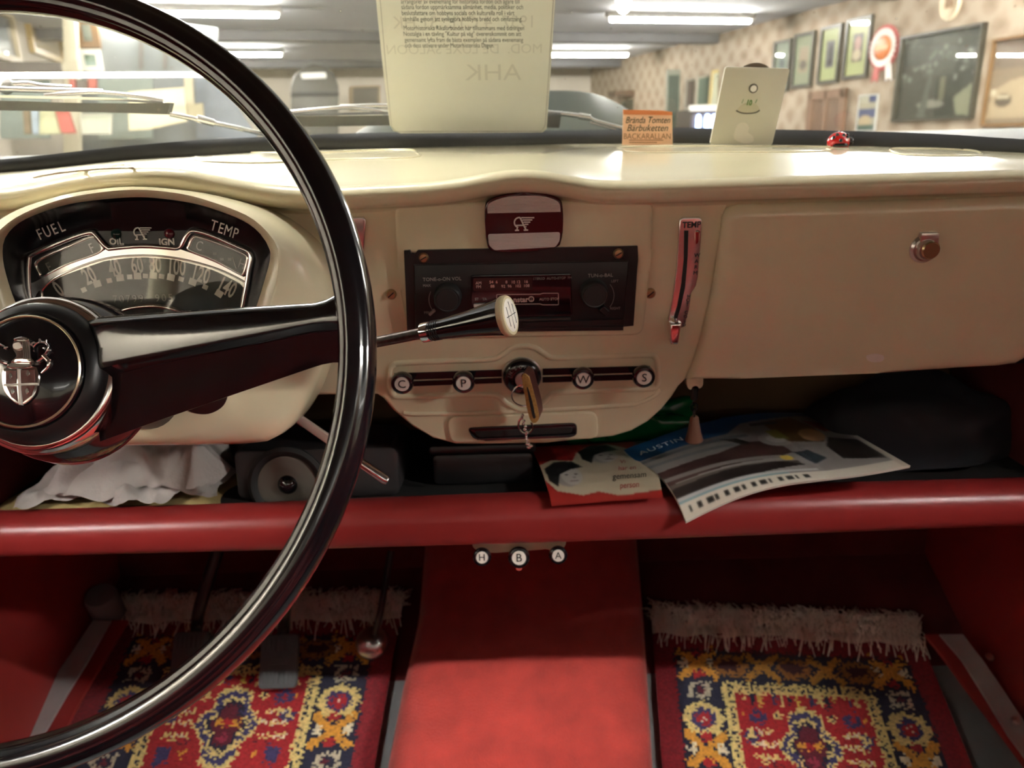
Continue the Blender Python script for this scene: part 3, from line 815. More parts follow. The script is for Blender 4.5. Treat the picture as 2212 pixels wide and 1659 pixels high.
pris('ridged_band', BF, rpoly(BF.pxs([(1054, 506), (1210, 502), (1209, 520), (1200, 534), (1068, 541), (1056, 530)], .013), .002), .0118, .0130, RIDGE, bd, .0003, 1)
winged_a(BF, *BF.px(1130, 483, .0125), .0100, WHITEP, bd, .0122)

# ---- heater lever plates
def heater_plate(label, ox=0, mirror=False):
    def T(p): return (p[0] + ox, p[1])
    hp = thing('heater_control', label, 'heater control', FA.W(*FA.px(*T((1480, 700))), 0))
    out = [(1475, 470), (1512, 469), (1517, 476), (1514, 520), (1508, 600), (1504, 618), (1494, 634), (1489, 670), (1479, 706), (1465, 712), (1448, 705), (1444, 690), (1452, 650), (1462, 580), (1467, 500), (1468, 476)]
    pris('chrome_plate', FA, FA.pxs([T(p) for p in out], .003), -.001, .003, PLATEC, hp, .0012, 3)
    slot = [(1478, 498), (1487, 498), (1485, 560), (1480, 620), (1470, 665), (1463, 688), (1455, 686), (1463, 660), (1472, 610), (1477, 560)]
    pris('slot', FA, FA.pxs([T(p) for p in slot], .0032), .0025, .0034, BLACKM, hp)
    c = FA.px(*T((1458, 695)), .012)
    V, F = tube([FA.W(*c, -.004), FA.W(*c, .010), FA.W(c[0], c[1] - .002, .013)], .0026, 10); mk('lever_stem', V, F, CHROME, hp, 40)
    k = FA.px(*T((1458, 722)), .016)
    pris('lever_knob', FA.at(*k), [(-.0050, .0105), (.0052, .0105), (.0040, -.0070), (.0028, -.0095), (-.0030, -.0095), (-.0044, -.0070)], .009, .018, CHROME, hp, .0022, 3)
    return hp, T
hp, T = heater_plate('chrome heater lever plate marked TEMP beside the glovebox lid')
text('lettering', 'TEMP', FA, *FA.px(1494, 486, .0032), .0072, INK, hp, w=.0032, bold=.0002, sx=.92)
def vtext(s, p0, p1, size, m=INK):
    for i, ch in enumerate(s):
        t_ = i / max(len(s) - 1, 1)
        if ch != ' ': text('lettering', ch, FA, *FA.px(p0[0] + (p1[0] - p0[0]) * t_, p0[1] + (p1[1] - p0[1]) * t_, .0032), size, m, hp, w=.0032)
pris('raised_label', FA, rpoly(FA.pxs([(1501, 500), (1511, 500), (1510, 524), (1505, 529), (1501, 527)], .0036), .001), .002, .0036, CHROME, hp, .0004, 1)
vtext('OFF', (1507, 502), (1506, 524), .0050)
vtext('WARM', (1506, 552), (1502, 590), .0050)
vtext('HOT COLD', (1488, 640), (1478, 702), .0044)
hp2, T2 = heater_plate('chrome heater lever plate partly hidden behind the steering wheel rim', -727)

# ---- glovebox lid
lid = thing('glovebox_lid', 'cream glovebox lid with round chrome lock button', 'glovebox lid', FA.W(*FA.px(1850, 815), -.02))
LIDP = [(1600, 446), (1900, 436), (2300, 424), (2330, 430), (2290, 600), (2240, 752), (2222, 780), (2200, 792), (2160, 797), (1900, 806), (1600, 818), (1487, 825), (1500, 793), (1520, 732), (1538, 662), (1550, 592), (1561, 522), (1566, 476), (1574, 457)]
pris('lid_panel', FA, FA.pxs(LIDP, .010), -.022, .010, CREAM, lid, .012, 5, 50)
LF = FA.at(*FA.px(1998, 538, .012), .010)
V, F = lathe(LF.W(0, 0, -.003), LF.n, [(.0125, 0), (.0125, .004), (.0105, .0062), (.0088, .0062), (.0088, .0098), (.0078, .0112), (0, .0112)], 32); lk = mk('lock_base', V, F, CHROMED, lid, 40)
V, F = lathe(LF.W(.0015, .0005, .0055), LF.n, [(.0080, 0), (.0078, .0035), (.0068, .0045), (0, .0045)], 32); mk('lock_button', V, F, BRASS, lk, 40)
pris('lock_plate', LF, LF.pxs([(1992, 503), (2029, 503), (2027, 522), (2029, 540), (2010, 528), (1990, 530), (1988, 512)], .004), -.001, .005, CHROMED, lk, .0012, 2)
pris('chipped_paint', FA, catmull(FA.pxs([(1872, 768), (1890, 764), (1908, 768), (1906, 780), (1886, 782), (1874, 778)], .0101), 3, True), .0100, .0104, WHITEP, lid)
pris('glovebox_back', FA, FA.pxs([(1560, 415), (2600, 395), (2600, 800), (1490, 822)]), -.05, -.026, BLACKM, dash)
pris('lid_catch', FA, rpoly(FA.pxs([(1484, 820), (1521, 819), (1520, 836), (1512, 843), (1508, 836), (1498, 837), (1494, 846), (1486, 840)], 0), .002), -.014, -.002, CREAM2, dash, .0015, 2)
# tapered pull hanging below the catch
u, v = FA.px(1500, 845, -.008)
pl = thing('hanging_pull', 'brown tapered pull hanging on a short chain below the glovebox lid', 'pull', FA.W(*FA.px(1498, 962, -.008), -.008))
V, F = tube([FA.W(u, v + .004, -.008), FA.W(*FA.px(1499, 862, -.008), -.008)], .0035, 8); mk('hook', V, F, BLACKS, pl, 40)
for k in range(3):
    c = FA.W(*FA.px(1499, 866 + 13 * k, -.008), -.008)
    P = [c + .0034 * math.cos(a) * (FA.x if k % 2 else FA.n) + .0046 * math.sin(a) * FA.y for a in np.linspace(0, 2 * math.pi, 12, endpoint=False)]
    V, F = tube(P, .0007, 6, True); mk('chain_link', V, F, BLACKG, pl, 60)
a, b = FA.W(*FA.px(1500, 898, -.008), -.008), FA.W(*FA.px(1499, 962, -.008), -.008)
V, F = lathe(a, b - a, [(.0022, 0), (.0040, .002), (.0048, .008), (.0066, .018), (.0088, .0262), (.0080, .0275), (0, .0275)], 20); mk('taper', V, F, mat('brown_wood', (.16, .075, .045), .5), pl, 40)
# ------------------------------------------------------------------ instrument pod and cluster
T10 = math.radians(8)
CL = Fr(onY(300, 560, .628), (1, 0, 0), (0, math.sin(T10), math.cos(T10)))
pod = thing('instrument_pod', 'cream pod round the speedometer behind the steering wheel', 'instrument pod', (-.29, .66, CZ - .25))
def csec(pts, w, n=96, fr=CL):
    P = np.array(catmull(fr.pxs(pts, w), 6, True)); P = resample(P, n)
    k = np.argmin(np.abs(np.arctan2(P[:, 0] - P[:, 0].mean(), P[:, 1] - P[:, 1].mean())))   # start at the top
    P = np.roll(P, -k, 0)
    if P[5, 0] < P[0, 0]: P = np.roll(P[::-1], 1, 0)
    return [fr.W(u, v, w) for u, v in P]
S_in = [(302, 426), (380, 433), (447, 447), (533, 481), (577, 524), (584, 556), (570, 610), (552, 667), (530, 715), (480, 745), (300, 752), (110, 745), (62, 715), (38, 664), (18, 610), (6, 556), (12, 512), (52, 475), (137, 444), (220, 431)]
S_rim = [(302, 409), (385, 416), (455, 433), (548, 470), (598, 520), (608, 556), (600, 620), (575, 700), (545, 775), (512, 845), (490, 890), (440, 928), (390, 943), (300, 948), (200, 943), (140, 928), (95, 890), (70, 845), (40, 775), (10, 700), (-14, 620), (-22, 556), (-12, 516), (38, 470), (130, 432), (218, 415)]
S_out = [(302, 402), (395, 409), (475, 424), (570, 456), (640, 505), (684, 558), (706, 615), (708, 680), (692, 760), (664, 840), (640, 890), (605, 937), (545, 957), (300, 962), (60, 957), (0, 937), (-38, 890), (-62, 840), (-90, 760), (-104, 680), (-104, 615), (-82, 558), (-38, 505), (34, 456), (130, 424), (210, 409)]
def grow(sec, k, w):
    sec = np.array(sec); c = sec.mean(0); q = c + (sec - c) * k; return [p + CL.n * w for p in q]
s_in, s_rim, s_out = csec(S_in, .030), csec(S_rim, .032), csec(S_out, .004)
mid1 = [(np.array(a) * .5 + np.array(b) * .5) + CL.n * .007 for a, b in zip(s_rim, s_out)]
mid2 = [(np.array(a) * .16 + np.array(b) * .84) + CL.n * .004 for a, b in zip(s_rim, s_out)]
rim_a = [(np.array(a) * .55 + np.array(b) * .45) + CL.n * .004 for a, b in zip(s_in, s_rim)]
rim_b = [(np.array(a) * .10 + np.array(b) * .90) + CL.n * .0035 for a, b in zip(s_in, s_rim)]
V, F = loft([s_in, rim_a, rim_b, s_rim, mid1, mid2, s_out, grow(s_out, 1.012, -.025), grow(s_out, 1.0, -.07)], True)
mk('shell', V, F, CREAM, pod, 70)
# lower switch recess
SW = CL.at(0, 0, .0345)
pris('switch_recess', SW, catmull(SW.pxs([(376, 858), (420, 846), (482, 848), (492, 858), (480, 880), (452, 894), (420, 892), (392, 878)]), 4, True), -.006, .0015, mat('dark_brown_recess', (.022, .008, .008), .35), pod, .001, 2)
pris('switch_toggle', SW, catmull(SW.pxs([(380, 868), (392, 858), (406, 858), (418, 866), (404, 874), (390, 873)]), 4, True), 0, .006, CHROMED, pod, .0015, 2)
V, F = lathe(SW.W(*SW.px(362, 882)), SW.n, [(.002, -.001), (.002, .001), (0, .0012)], 12); mk('screw', V, F, BRASS, pod, 40)

cl = thing('instrument_cluster', 'black arched instrument cluster with speedometer fuel and temperature dials', 'instrument cluster', CL.W(0, -.06, .0))
PW = .002     # panel plane
inn = [(302, 500), (380, 498), (425, 499), (470, 510), (520, 534), (545, 552), (540, 600), (527, 656), (515, 715), (480, 728), (300, 732), (125, 728), (92, 715), (66, 656), (60, 600), (62, 556), (84, 543), (130, 520), (195, 501), (250, 499)]
i_s = csec(inn, PW)
lip1 = [(np.array(a) * .93 + np.array(b) * .07) - CL.n * .010 for a, b in zip(s_in, i_s)]
V, F = loft([s_in, lip1, [(np.array(a) * .3 + np.array(b) * .7) - CL.n * .002 for a, b in zip(lip1, i_s)], i_s], True)
mk('bezel', V, F, BEZELM, cl, 40)
PF = CL.at(0, 0, PW)
pris('panel', PF, [((np.array(p) - PF.o) @ PF.x, (np.array(p) - PF.o) @ PF.y) for p in i_s], -.004, .0, BLACKS, cl)
# chrome moulding: outer figure with three windows let in
def outline_bead(name, pts, r, m=CHROME, w=.0012, closed=True, n=5, flat=.8):
    P = [PF.W(*PF.px(*p), w) for p in pts]
    P = catmull(P, n, closed)
    V, F = tube(P, r, 8, closed, flat=flat, flatdir=PF.n); return mk(name, V, F, m, cl, 60)
FUELW = [(84, 564), (150, 533), (201, 512), (212, 518), (222, 534), (214, 547), (150, 570), (96, 596), (88, 590)]
TEMPW = [(411, 530), (418, 516), (430, 512), (480, 528), (530, 550), (535, 564), (527, 591), (515, 589), (465, 562), (412, 541)]
SPD = [(93, 640), (97, 622), (130, 596), (217, 562), (298, 552), (380, 557), (461, 577), (520, 603), (530, 616), (524, 655), (515, 700), (440, 712), (300, 714), (150, 712), (105, 700)]
# chrome plate between windows
VF = []
def band(A, B, w0=0.0, w1=.0022):
    V, F = [], []
    n = 40; a = resample(np.array(catmull(PF.pxs(A), 5)), n, False); b = resample(np.array(catmull(PF.pxs(B), 5)), n, False)
    S = [[PF.W(*a[i], w0), PF.W(*a[i], w1), PF.W(*b[i], w1), PF.W(*b[i], w0)] for i in range(n)]
    return loft(S, True, True, True)
V, F = join(band([(66, 600), (72, 612), (130, 580), (222, 545), (236, 538), (309, 532), (380, 538), (396, 540), (465, 566), (528, 598), (538, 594)],
                 [(78, 660), (84, 632), (130, 600), (217, 568), (240, 562), (309, 556), (380, 561), (400, 566), (461, 583), (520, 612), (528, 622)]))
mk('chrome_arch', V, F, CHROME, cl, 30)
outline_bead('fuel_frame', [(66, 556), (82, 546), (150, 517), (195, 503), (208, 508), (226, 529), (238, 538)], .0022, closed=False)
outline_bead('fuel_frame', FUELW, .0016)
outline_bead('temp_frame', [(380, 537), (392, 533), (404, 510), (420, 499), (461, 510), (515, 534), (542, 550), (537, 594), (527, 656), (518, 700)], .0022, closed=False)
outline_bead('temp_frame', TEMPW, .0016)
outline_bead('dial_frame', [(66, 556), (64, 600), (68, 660), (80, 700)], .0024, closed=False)
outline_bead('dial_frame', SPD, .0016)
outline_bead('dial_frame', [(236, 538), (309, 532), (382, 537)], .0022, closed=False)
for nm, P in (('fuel_dial', FUELW), ('temperature_dial', TEMPW), ('speedometer_dial', SPD)):
    pris(nm, PF, catmull(PF.pxs(P), 4, True), -.002, .0004, DIALB, cl)
outline_bead('lower_arc', [(236, 690), (271, 669), (325, 661), (370, 666), (401, 678), (430, 696)], .0022, closed=False)
# markings
for s, p, rot in (('0', (128, 626), 32), ('20', (194, 597), 22), ('40', (249, 581), 11), ('60', (297, 574), 3), ('80', (336, 573), -3), ('100', (382, 578), -9), ('120', (434, 594), -19), ('140', (490, 622), -30)):
    text('numeral', s, PF, *PF.px(*p), .0185, WHITEM, cl, rot=math.radians(rot), sx=.54, w=.0006, bold=.0003)
for i, p in enumerate([(182, 626), (211, 613), (237, 606), (260, 600), (281, 598), (298, 596), (315, 596), (332, 595), (350, 597), (370, 599), (392, 603), (417, 609), (444, 620), (474, 634)]):
    big = i % 2 == 1; s = .0030 if big else .0021
    u, v = PF.px(*p); a = math.atan2(u - PF.px(315, 900)[0], v - PF.px(315, 900)[1])
    pris('tick', PF.at(u, v, rot=-a), [(-s, -s * .9), (s, -s * .9), (s, s * .9), (-s, s * .9)], .0004, .0008, WHITEM, cl)
for s, p, sz, rot in (('E', (107, 578), .011, 22), ('F', (199, 537), .011, 20), ('C', (431, 532), .011, -18), ('H', (523, 571), .011, -22)):
    text('lettering', s, PF, *PF.px(*p), sz, GREYM, cl, rot=math.radians(rot), sx=.7, w=.0006)
text('odometer', '70799', PF, *PF.px(278, 646), .0085, DIMM, cl, w=.0006, spacing=1.25)
text('odometer', '905', PF, *PF.px(355, 644), .0085, DIMM, cl, w=.0006, spacing=1.25)
V, F = tube([PF.W(*PF.px(130, 573), .0016), PF.W(*PF.px(136, 552), .0016)], .0004, 6); mk('fuel_needle', V, F, GREYM, cl)
V, F = tube([PF.W(*PF.px(512, 580), .0016), PF.W(*PF.px(504, 556), .0016)], .0004, 6); mk('temperature_needle', V, F, GREYM, cl)
for q in ((465, 548), (480, 560), (497, 560)):
    pris('tick', PF.at(*PF.px(*q)), [(-.0015, -.001), (.0015, -.001), (.0015, .001), (-.0015, .001)], .0004, .0008, DIMM, cl)
text('lettering', 'OIL', PF, *PF.px(252, 522), .0072, WHITEM, cl, w=.0006, bold=.0002)
text('lettering', 'IGN', PF, *PF.px(361, 523), .0072, WHITEM, cl, w=.0006, bold=.0002)
for p, m in (((251, 506), mat('green_lens', (.006, .03, .026), .1, coat=.8)), ((366, 505), mat('red_lens', (.10, .004, .012), .1, coat=.8))):
    V, F = lathe(PF.W(*PF.px(*p)), PF.n, [(.0044, -.001), (.0042, .0008), (.003, .0022), (0, .0028)], 20); mk('warning_lamp', V, F, m, cl, 50)
winged_a(PF, *PF.px(308, 504), .0085, WHITEM, cl, .0008)
# lettering on the sloping bezel
BZ = CL.at(0, 0, .0115)
bzr = Fr(CL.W(*CL.px(300, 500, .012), .012), (1, 0, 0), nrm(CL.y * .80 - CL.n * -.60))
for s, cpx, rot in (('FUEL', (113, 499), 20), ('TEMP', (487, 497), -20)):
    for i, ch in enumerate(s):
        d = (i - 1.5) * 16.5
        p = (cpx[0] + d * math.cos(math.radians(rot)), cpx[1] - d * math.sin(math.radians(rot)))
        text('lettering', ch, BZ, *BZ.px(*p), .0120, WHITEM, cl, rot=math.radians(rot), w=.0020, sx=.72)
# clear window in front of the dials
pris('dial_window', PF, catmull(PF.pxs(SPD), 4, True), .0028, .0032, GLASSD, cl)
pris('dial_window', PF, catmull(PF.pxs(FUELW), 4, True), .0028, .0032, GLASSD, cl)
pris('dial_window', PF, catmull(PF.pxs(TEMPW), 4, True), .0028, .0032, GLASSD, cl)

# ------------------------------------------------------------------ radio
rd = thing('car_radio', 'black cassette car radio in a bent black mounting plate', 'radio', FA.W(*FA.px(1120, 712), 0))
RF = FA.at(0, 0, .006)
plate = [(873, 541), (886, 540), (889, 546), (897, 547), (903, 540), (1377, 531), (1378, 560), (1376, 580), (1368, 703), (1346, 705), (1346, 713), (880, 718)]
hole = [(895, 571), (1357, 562), (1346, 706), (898, 712)]
V, F = prism(RF, RF.pxs(plate), -.002, .0015, .0004, 1); mk('mounting_plate', V, F, BLACKS, rd, 30)
V, F = tube([RF.W(*RF.px(893, 571), .0016), RF.W(*RF.px(1358, 561), .0016)], .0007, 6); mk('folded_edge', V, F, mat('grey_edge', (.05, .05, .05), .3, metal=.6), rd)
pris('radio_front', RF, RF.pxs(hole), .0012, .0030, BLACKS, rd, .0008, 2)
DF = RF.at(0, 0, .0030)
def dpx(*p): return DF.px(*p)
pris('cassette_door', DF, rpoly(DF.pxs([(1017, 594), (1234, 590), (1236, 680), (1018, 683)]), .002), -.001, .0018, BLACKG, rd, .0008, 2)
pris('dial_window', DF, rpoly(DF.pxs([(1022, 600), (1150, 597), (1150, 625), (1022, 628)]), .001), .0015, .0022, mat('smoked_window', (.02, .014, .014), .15), rd, .0002, 1)
outl = rpoly(DF.pxs([(1073, 635), (1167, 634), (1172, 632), (1206, 632), (1206, 657), (1172, 657), (1167, 655), (1073, 656)]), .0008, 3)
P = [DF.W(u, v, .0020) for u, v in outl]; V, F = tube(P, .00035, 4, True); mk('label_outline', V, F, PINKM, rd)
text('lettering', 'nstar®', DF, *dpx(1131, 646), .0066, PINKM, rd, w=.0020, bold=.0002)
text('lettering', 'AUTO STOP', DF, *dpx(1186, 645), .0032, PINKM, rd, w=.0020)
text('lettering', 'TONE-o-ON VOL', DF, *dpx(955, 603), .0044, GREYM, rd, w=.0003)
text('lettering', 'TUN-o-BAL', DF, *dpx(1297, 595), .0044, GREYM, rd, w=.0003)
text('lettering', 'STEREO  AUTO-STOP  FM', DF, *dpx(1193, 600), .0030, DIMM, rd, w=.0020)
for s, p in (('AM', (1034, 610)), ('FM', (1034, 618)), ('54  6', (1066, 608)), ('8', (1094, 608)), ('10 12', (1114, 608)), ('16', (1136, 607)), ('88', (1064, 617)), ('92  96', (1094, 617)), ('102  108', (1128, 616))):
    text('lettering', s, DF, *dpx(*p), .0036, PINKM, rd, w=.0024)
for s, p in (('MAX', (922, 617)), ('MIN', (923, 675)), ('LEFT', (1328, 607)), ('RIGHT', (1329, 666)), ('ST', (1030, 645)), ('TA', (1047, 645))):
    text('lettering', s, DF, *dpx(*p), .0032, GREYM, rd, w=.0003 if p[0] not in (1030, 1047) else .0020)
def arc_mark(c, r, a0, a1):
    P = [DF.W(dpx(*c)[0] + r * math.cos(math.radians(a)), dpx(*c)[1] + r * math.sin(math.radians(a)), .0004) for a in np.linspace(a0, a1, 12)]
    V, F = tube(P, .0003, 4); mk('scale_arc', V, F, GREYM, rd)
arc_mark((967, 648), .0165, 150, 222); arc_mark((1286, 640), .0165, 40, -38)
for c, ptr in (((966, 646), None), ((1285, 637), None)):
    u, v = DF.px(*c, .010)
    V, F = lathe(DF.W(u, v, -.001), DF.n, [(.0122, 0), (.0122, .009), (.0118, .0122), (.0106, .0134), (.0098, .0130), (0, .0130)], 40); k = mk('control_knob', V, F, mat('knob_silver_black', (.045, .048, .05), .28, metal=.6), rd, 45)
    pris('knob_cap', DF.at(u, v, .0120), circ(0, 0, .0096, 32), -.001, .0006, mat('knob_cap_black', (.012, .013, .013), .5), k, .0004, 1)
u, v = DF.px(1306, 672, .004); pris('balance_ring_tab', DF.at(u, v, rot=-.75), rrect(-.0042, -.003, .0042, .003, .0008, 2), 0, .005, BLACKS, rd, .0006, 1)
u, v = DF.px(933, 676, .003); pris('tone_ring_tab', DF.at(u, v, rot=.7), rrect(-.0034, -.0012, .0034, .0012, .0004, 2), 0, .003, GREYM, rd, .0004, 1)
u, v = DF.px(1036, 659, .002); pris('slide_button', DF.at(u, v), rrect(-.0052, -.0014, .0052, .0014, .0004, 2), .001, .0045, WHITEP, rd, .0004, 1)
pris('eject_ledge', DF, DF.pxs([(1080, 688), (1232, 684), (1232, 690), (1080, 694)]), 0, .0028, mat('grey_ledge', (.035, .037, .036), .3), rd, .0006, 1)
pris('lower_sill', DF, DF.pxs([(1128, 695), (1345, 688), (1344, 701), (1128, 706)]), -.001, .0012, BLACKS, rd, .0006, 1)
for p in ((915, 557), (1336, 548)):
    u, v = RF.px(*p, .002); V, F = lathe(RF.W(u, v, .001), RF.n, [(.0046, 0), (.0046, .001), (.0034, .0026), (0, .003)], 18); k = mk('screw', V, F, BRASS, rd, 40)
    pris('screw_cross', RF.at(u, v, .001, .5), rrect(-.003, -.0005, .003, .0005, .0003, 2), .0022, .0032, BLACKM, k); 
# ------------------------------------------------------------------ steering wheel
TH = math.radians(23.627)
SWC = np.array([-.28965, .39694, CZ - .10334])
SF = Fr(SWC, (1, 0, 0), (0, math.sin(TH), math.cos(TH)))
sw = thing('steering_wheel', 'large black steering wheel with two spokes and crested hub', 'steering wheel', SF.W(0, 0, -.10))
sec = []
for k in range(44):
    a = 2 * math.pi * k / 44; r = .0101
    g = 0.0
    for ga, gd, gw in ((math.radians(128), .0016, .10), (math.radians(160), .0012, .10), (math.radians(60), .0008, .12)):
        g += gd * math.exp(-((math.atan2(math.sin(a - ga), math.cos(a - ga))) / gw) ** 2)
    sec.append(((r - g) * math.cos(a), (r * 1.16 - g) * math.sin(a)))
N = 160; S = []
for i in range(N + 1):
    t = 2 * math.pi * i / N; c, s = math.cos(t), math.sin(t)
    S.append([SF.W((.208 + q[0]) * c, (.208 + q[0]) * s, q[1]) for q in sec])
V, F = loft(S); mk('rim', V, F, BLACKG, sw, 60)
def spoke(sg):
    S = []
    for i, t in enumerate(np.linspace(0, 1, 26)):
        u = .032 + (.2025 - .032) * t
        wf = -.058 + (.052) * t ** .9
        fl = max(0, (t - .86) / .14) ** 2
        fl0 = max(0, (.10 - t) / .10)
        vt = .0335 - .0115 * t + .010 * fl
        vc = -.002 + .013 * t - .004 * fl
        vb = -.043 + .037 * t - .006 * fl
        pts = [(vt + .001, wf - .016), (vt, wf - .006), (vt - .0035, wf - .0005), (vt - .007, wf + .0008), (vc + .004, wf + .0016), (vc + .001, wf + .0006), (vc - .0015, wf - .006),
               (vc - .004, wf - .0075), (vc * .45 + vb * .55, wf - .009), (vb, wf - .014), (vb + .001, wf - .019), (vb + .006, wf - .024), (vt - .006, wf - .026), (vt - .001, wf - .021)]
        rot = math.radians(2.0)
        S.append([SF.W(sg * (u * math.cos(rot) - v * math.sin(rot)), sg * (u * math.sin(rot)) + v * math.cos(rot), w) for v, w in pts])
    V, F = loft(S, True, True, True); mk('spoke', V, F, BLACKG, sw, 42)
spoke(1); spoke(-1)
def hub(name, prof, m, seg=56, parent=sw, sm=35):
    V, F = lathe(SF.W(0, 0, 0), SF.n, [(r, w) for r, w in prof], seg); return mk(name, V, F, m, parent, sm)
hub('hub_body', [(.028, -.150), (.036, -.134), (.050, -.112), (.0555, -.100), (.0535, -.086), (.0500, -.078), (.0480, -.075), (.0440, -.066)], BLACKG)
hub('chrome_ring', [(.0480, -.080), (.0492, -.077), (.0492, -.066), (.0482, -.0620), (.0462, -.0602), (.0440, -.0596)], CHROME)
hub('horn_ring', [(.0445, -.062), (.0436, -.0575), (.0420, -.0535), (.0380, -.0500), (.0362, -.0492), (.0350, -.0500), (.0345, -.0520)], BLACKS)
hub('horn_button', [(.0350, -.053), (.0348, -.0490), (.0335, -.0478), (.0280, -.0452), (.0180, -.0422), (.0080, -.0408), (0, -.0405)], BLACKG)
hub('gilt_line', [(.0336, -.0482), (.0339, -.0474), (.0332, -.0466), (.0326, -.0470), (.0325, -.0476)], mat('pale_gilt', (.72, .62, .42), .3, metal=.8))
# crest on the horn button
crest = mk('crest', *prism(SF, catmull(SF.pxs([(8, 796), (43, 797), (80, 793), (82, 834), (72, 858), (46, 876), (21, 860), (7, 836)], -.0405), 3, True), -.046, -.0398, .0006, 2), CHROME, sw, 40)
def cp(name, pts, w0, w1, m, bev=.0004, sm=True):
    P = SF.pxs(pts, w1); P = catmull(P, 3, True) if sm else P
    pris(name, SF, P, w0, w1, m, crest, bev, 1)
RMAR = mat('dark_red_enamel', (.085, .010, .008), .25, coat=.5)
for q in ([(12, 800), (35, 800), (35, 828), (12, 829)], [(44, 799), (74, 798), (76, 826), (44, 828)], [(13, 834), (35, 834), (38, 868), (24, 858)], [(45, 833), (75, 831), (68, 854), (49, 869)]):
    cp('quarter', q, -.041, -.0394, RMAR, .0002, False)
for p in ((22, 812), (60, 806), (27, 845), (58, 845)):
    cp('charge', circ(p[0], p[1], 3.6, 8, 6.5), -.040, -.0388, CHROME, .0002)
cp('bar', [(7, 829), (80, 827), (80, 832), (7, 834)], -.041, -.0390, WHITEP, .0003, False)
cp('bar', [(36, 797), (43, 797), (46, 875), (40, 874)], -.041, -.0389, WHITEP, .0003, False)
cp('collar', [(18, 786), (42, 780), (65, 784), (63, 793), (18, 794)], -.044, -.0385, CHROME)
cp('helmet', [(26, 742), (32, 733), (46, 730), (60, 733), (63, 750), (66, 772), (72, 782), (48, 784), (22, 782), (34, 768), (28, 756)], -.046, -.0365, CHROME, .0012)
for k in range(4):
    x = 50 + 4 * k; V, F = tube([SF.W(*SF.px(x, 738, -.0363), -.0363), SF.W(*SF.px(x + 1.5, 776, -.0363), -.0363)], .0005, 5); mk('helmet_rib', V, F, CHROMED, crest)
cp('visor', [(28, 742), (44, 740), (47, 752), (36, 756), (28, 752)], -.038, -.0352, CHROMED)
cp('plume', [(30, 731), (46, 727), (60, 731), (58, 735), (32, 735)], -.040, -.0358, CHROME)
def mantle(pts, r=.0011):
    P = catmull([SF.W(*SF.px(*p, -.041), -.041) for p in pts], 5); n = len(P)
    V, F = tube(P, [r * (1 - .6 * i / n) for i in range(n)], 6); mk('mantling', V, F, CHROME, crest, 60)
mantle([(66, 785), (82, 780), (94, 770), (102, 758), (104, 748), (98, 741), (88, 739), (78, 743), (72, 752), (74, 760)])
mantle([(94, 768), (100, 774), (106, 782), (104, 792), (96, 800), (90, 806)], .0016)
for a, b in (((102, 758), (110, 757)), ((98, 742), (101, 734)), ((88, 740), (85, 732)), ((78, 743), (71, 740)), ((96, 770), (102, 764)), ((104, 780), (111, 777)), ((74, 757), (70, 763)), ((99, 754), (92, 752))):
    mantle([a, ((a[0] + b[0]) / 2, (a[1] + b[1]) / 2 - 1), b], .0009)
mantle([(18, 785), (4, 782), (-8, 774), (-16, 760), (-14, 748), (-4, 744), (8, 748), (14, 755)]); mantle([(-2, 748), (2, 742)], .0009); mantle([(10, 752), (18, 750)], .0009)
mantle([(-8, 770), (-16, 786), (-8, 802)], .0016)
# column behind the wheel
V, F = lathe(SF.W(0, 0, -.15), -SF.n, [(.028, -.02), (.027, .03), (.026, .36)], 32); mk('column', V, F, BLACKS, sw, 40)

# ------------------------------------------------------------------ gear lever on the column
gl = thing('gear_lever', 'column gear lever with black tapered knob and white shift pattern end', 'gear lever', depth(820, 740, .57))
g0, g1, g2 = depth(560, 789, .60), depth(919, 718, .566), depth(1102, 681, .540)
ax = nrm(g2 - g1); L = np.linalg.norm(g2 - g1)
V, F = tube([g0, g1 + ax * .002], .0042, 12); mk('rod', V, F, mat('worn_dark_metal', (.10, .085, .075), .32, metal=.9, var=.3, vscale=300), gl, 50)
V, F = lathe(g1, ax, [(.0058, -.003), (.0074, -.002), (.0076, .002), (.0074, .0042), (.0062, .005)], 28); mk('ferrule', V, F, CHROME, gl, 40)
V, F = lathe(g1, ax, [(.0062, .004), (.0072, .0045), (.0073, .012), (.0078, .018), (.0096, L * .55), (.0128, L * .86), (.0140, L * .93)], 36); mk('knob', V, F, BLACKG, gl, 50)
for k in range(4):
    V, F = lathe(g1, ax, [(.0070, .006 + .0018 * k), (.00765, .0067 + .0018 * k), (.0070, .0074 + .0018 * k)], 28); mk('grip_ring', V, F, BLACKS, gl, 50)
V, F = lathe(g1, ax, [(.0138, L * .92), (.0146, L * .94), (.0147, L * .985), (.0138, L * 1.005), (.0120, L * 1.008)], 36); mk('ivory_ring', V, F, IVORY, gl, 40)
V, F = lathe(g1, ax, [(.0124, L * 1.0), (.0118, L * 1.010), (.0070, L * 1.014), (0, L * 1.016)], 36); mk('end_cap', V, F, WHITEP, gl, 50)
_gx = nrm(np.cross((0, 0, 1), ax)); GE = Fr(g1 + ax * (L * 1.018), _gx, np.cross(ax, _gx))
for a, b in (((-.0088, .0), (.0088, .0)), ((-.006, -.007), (-.006, .007)), ((0, -.0098), (0, .0098)), ((.006, -.007), (.006, .007))):
    V, F = tube([GE.W(*a, -.0004), GE.W(*b, -.0004)], .0004, 5); mk('shift_line', V, F, INK, gl)

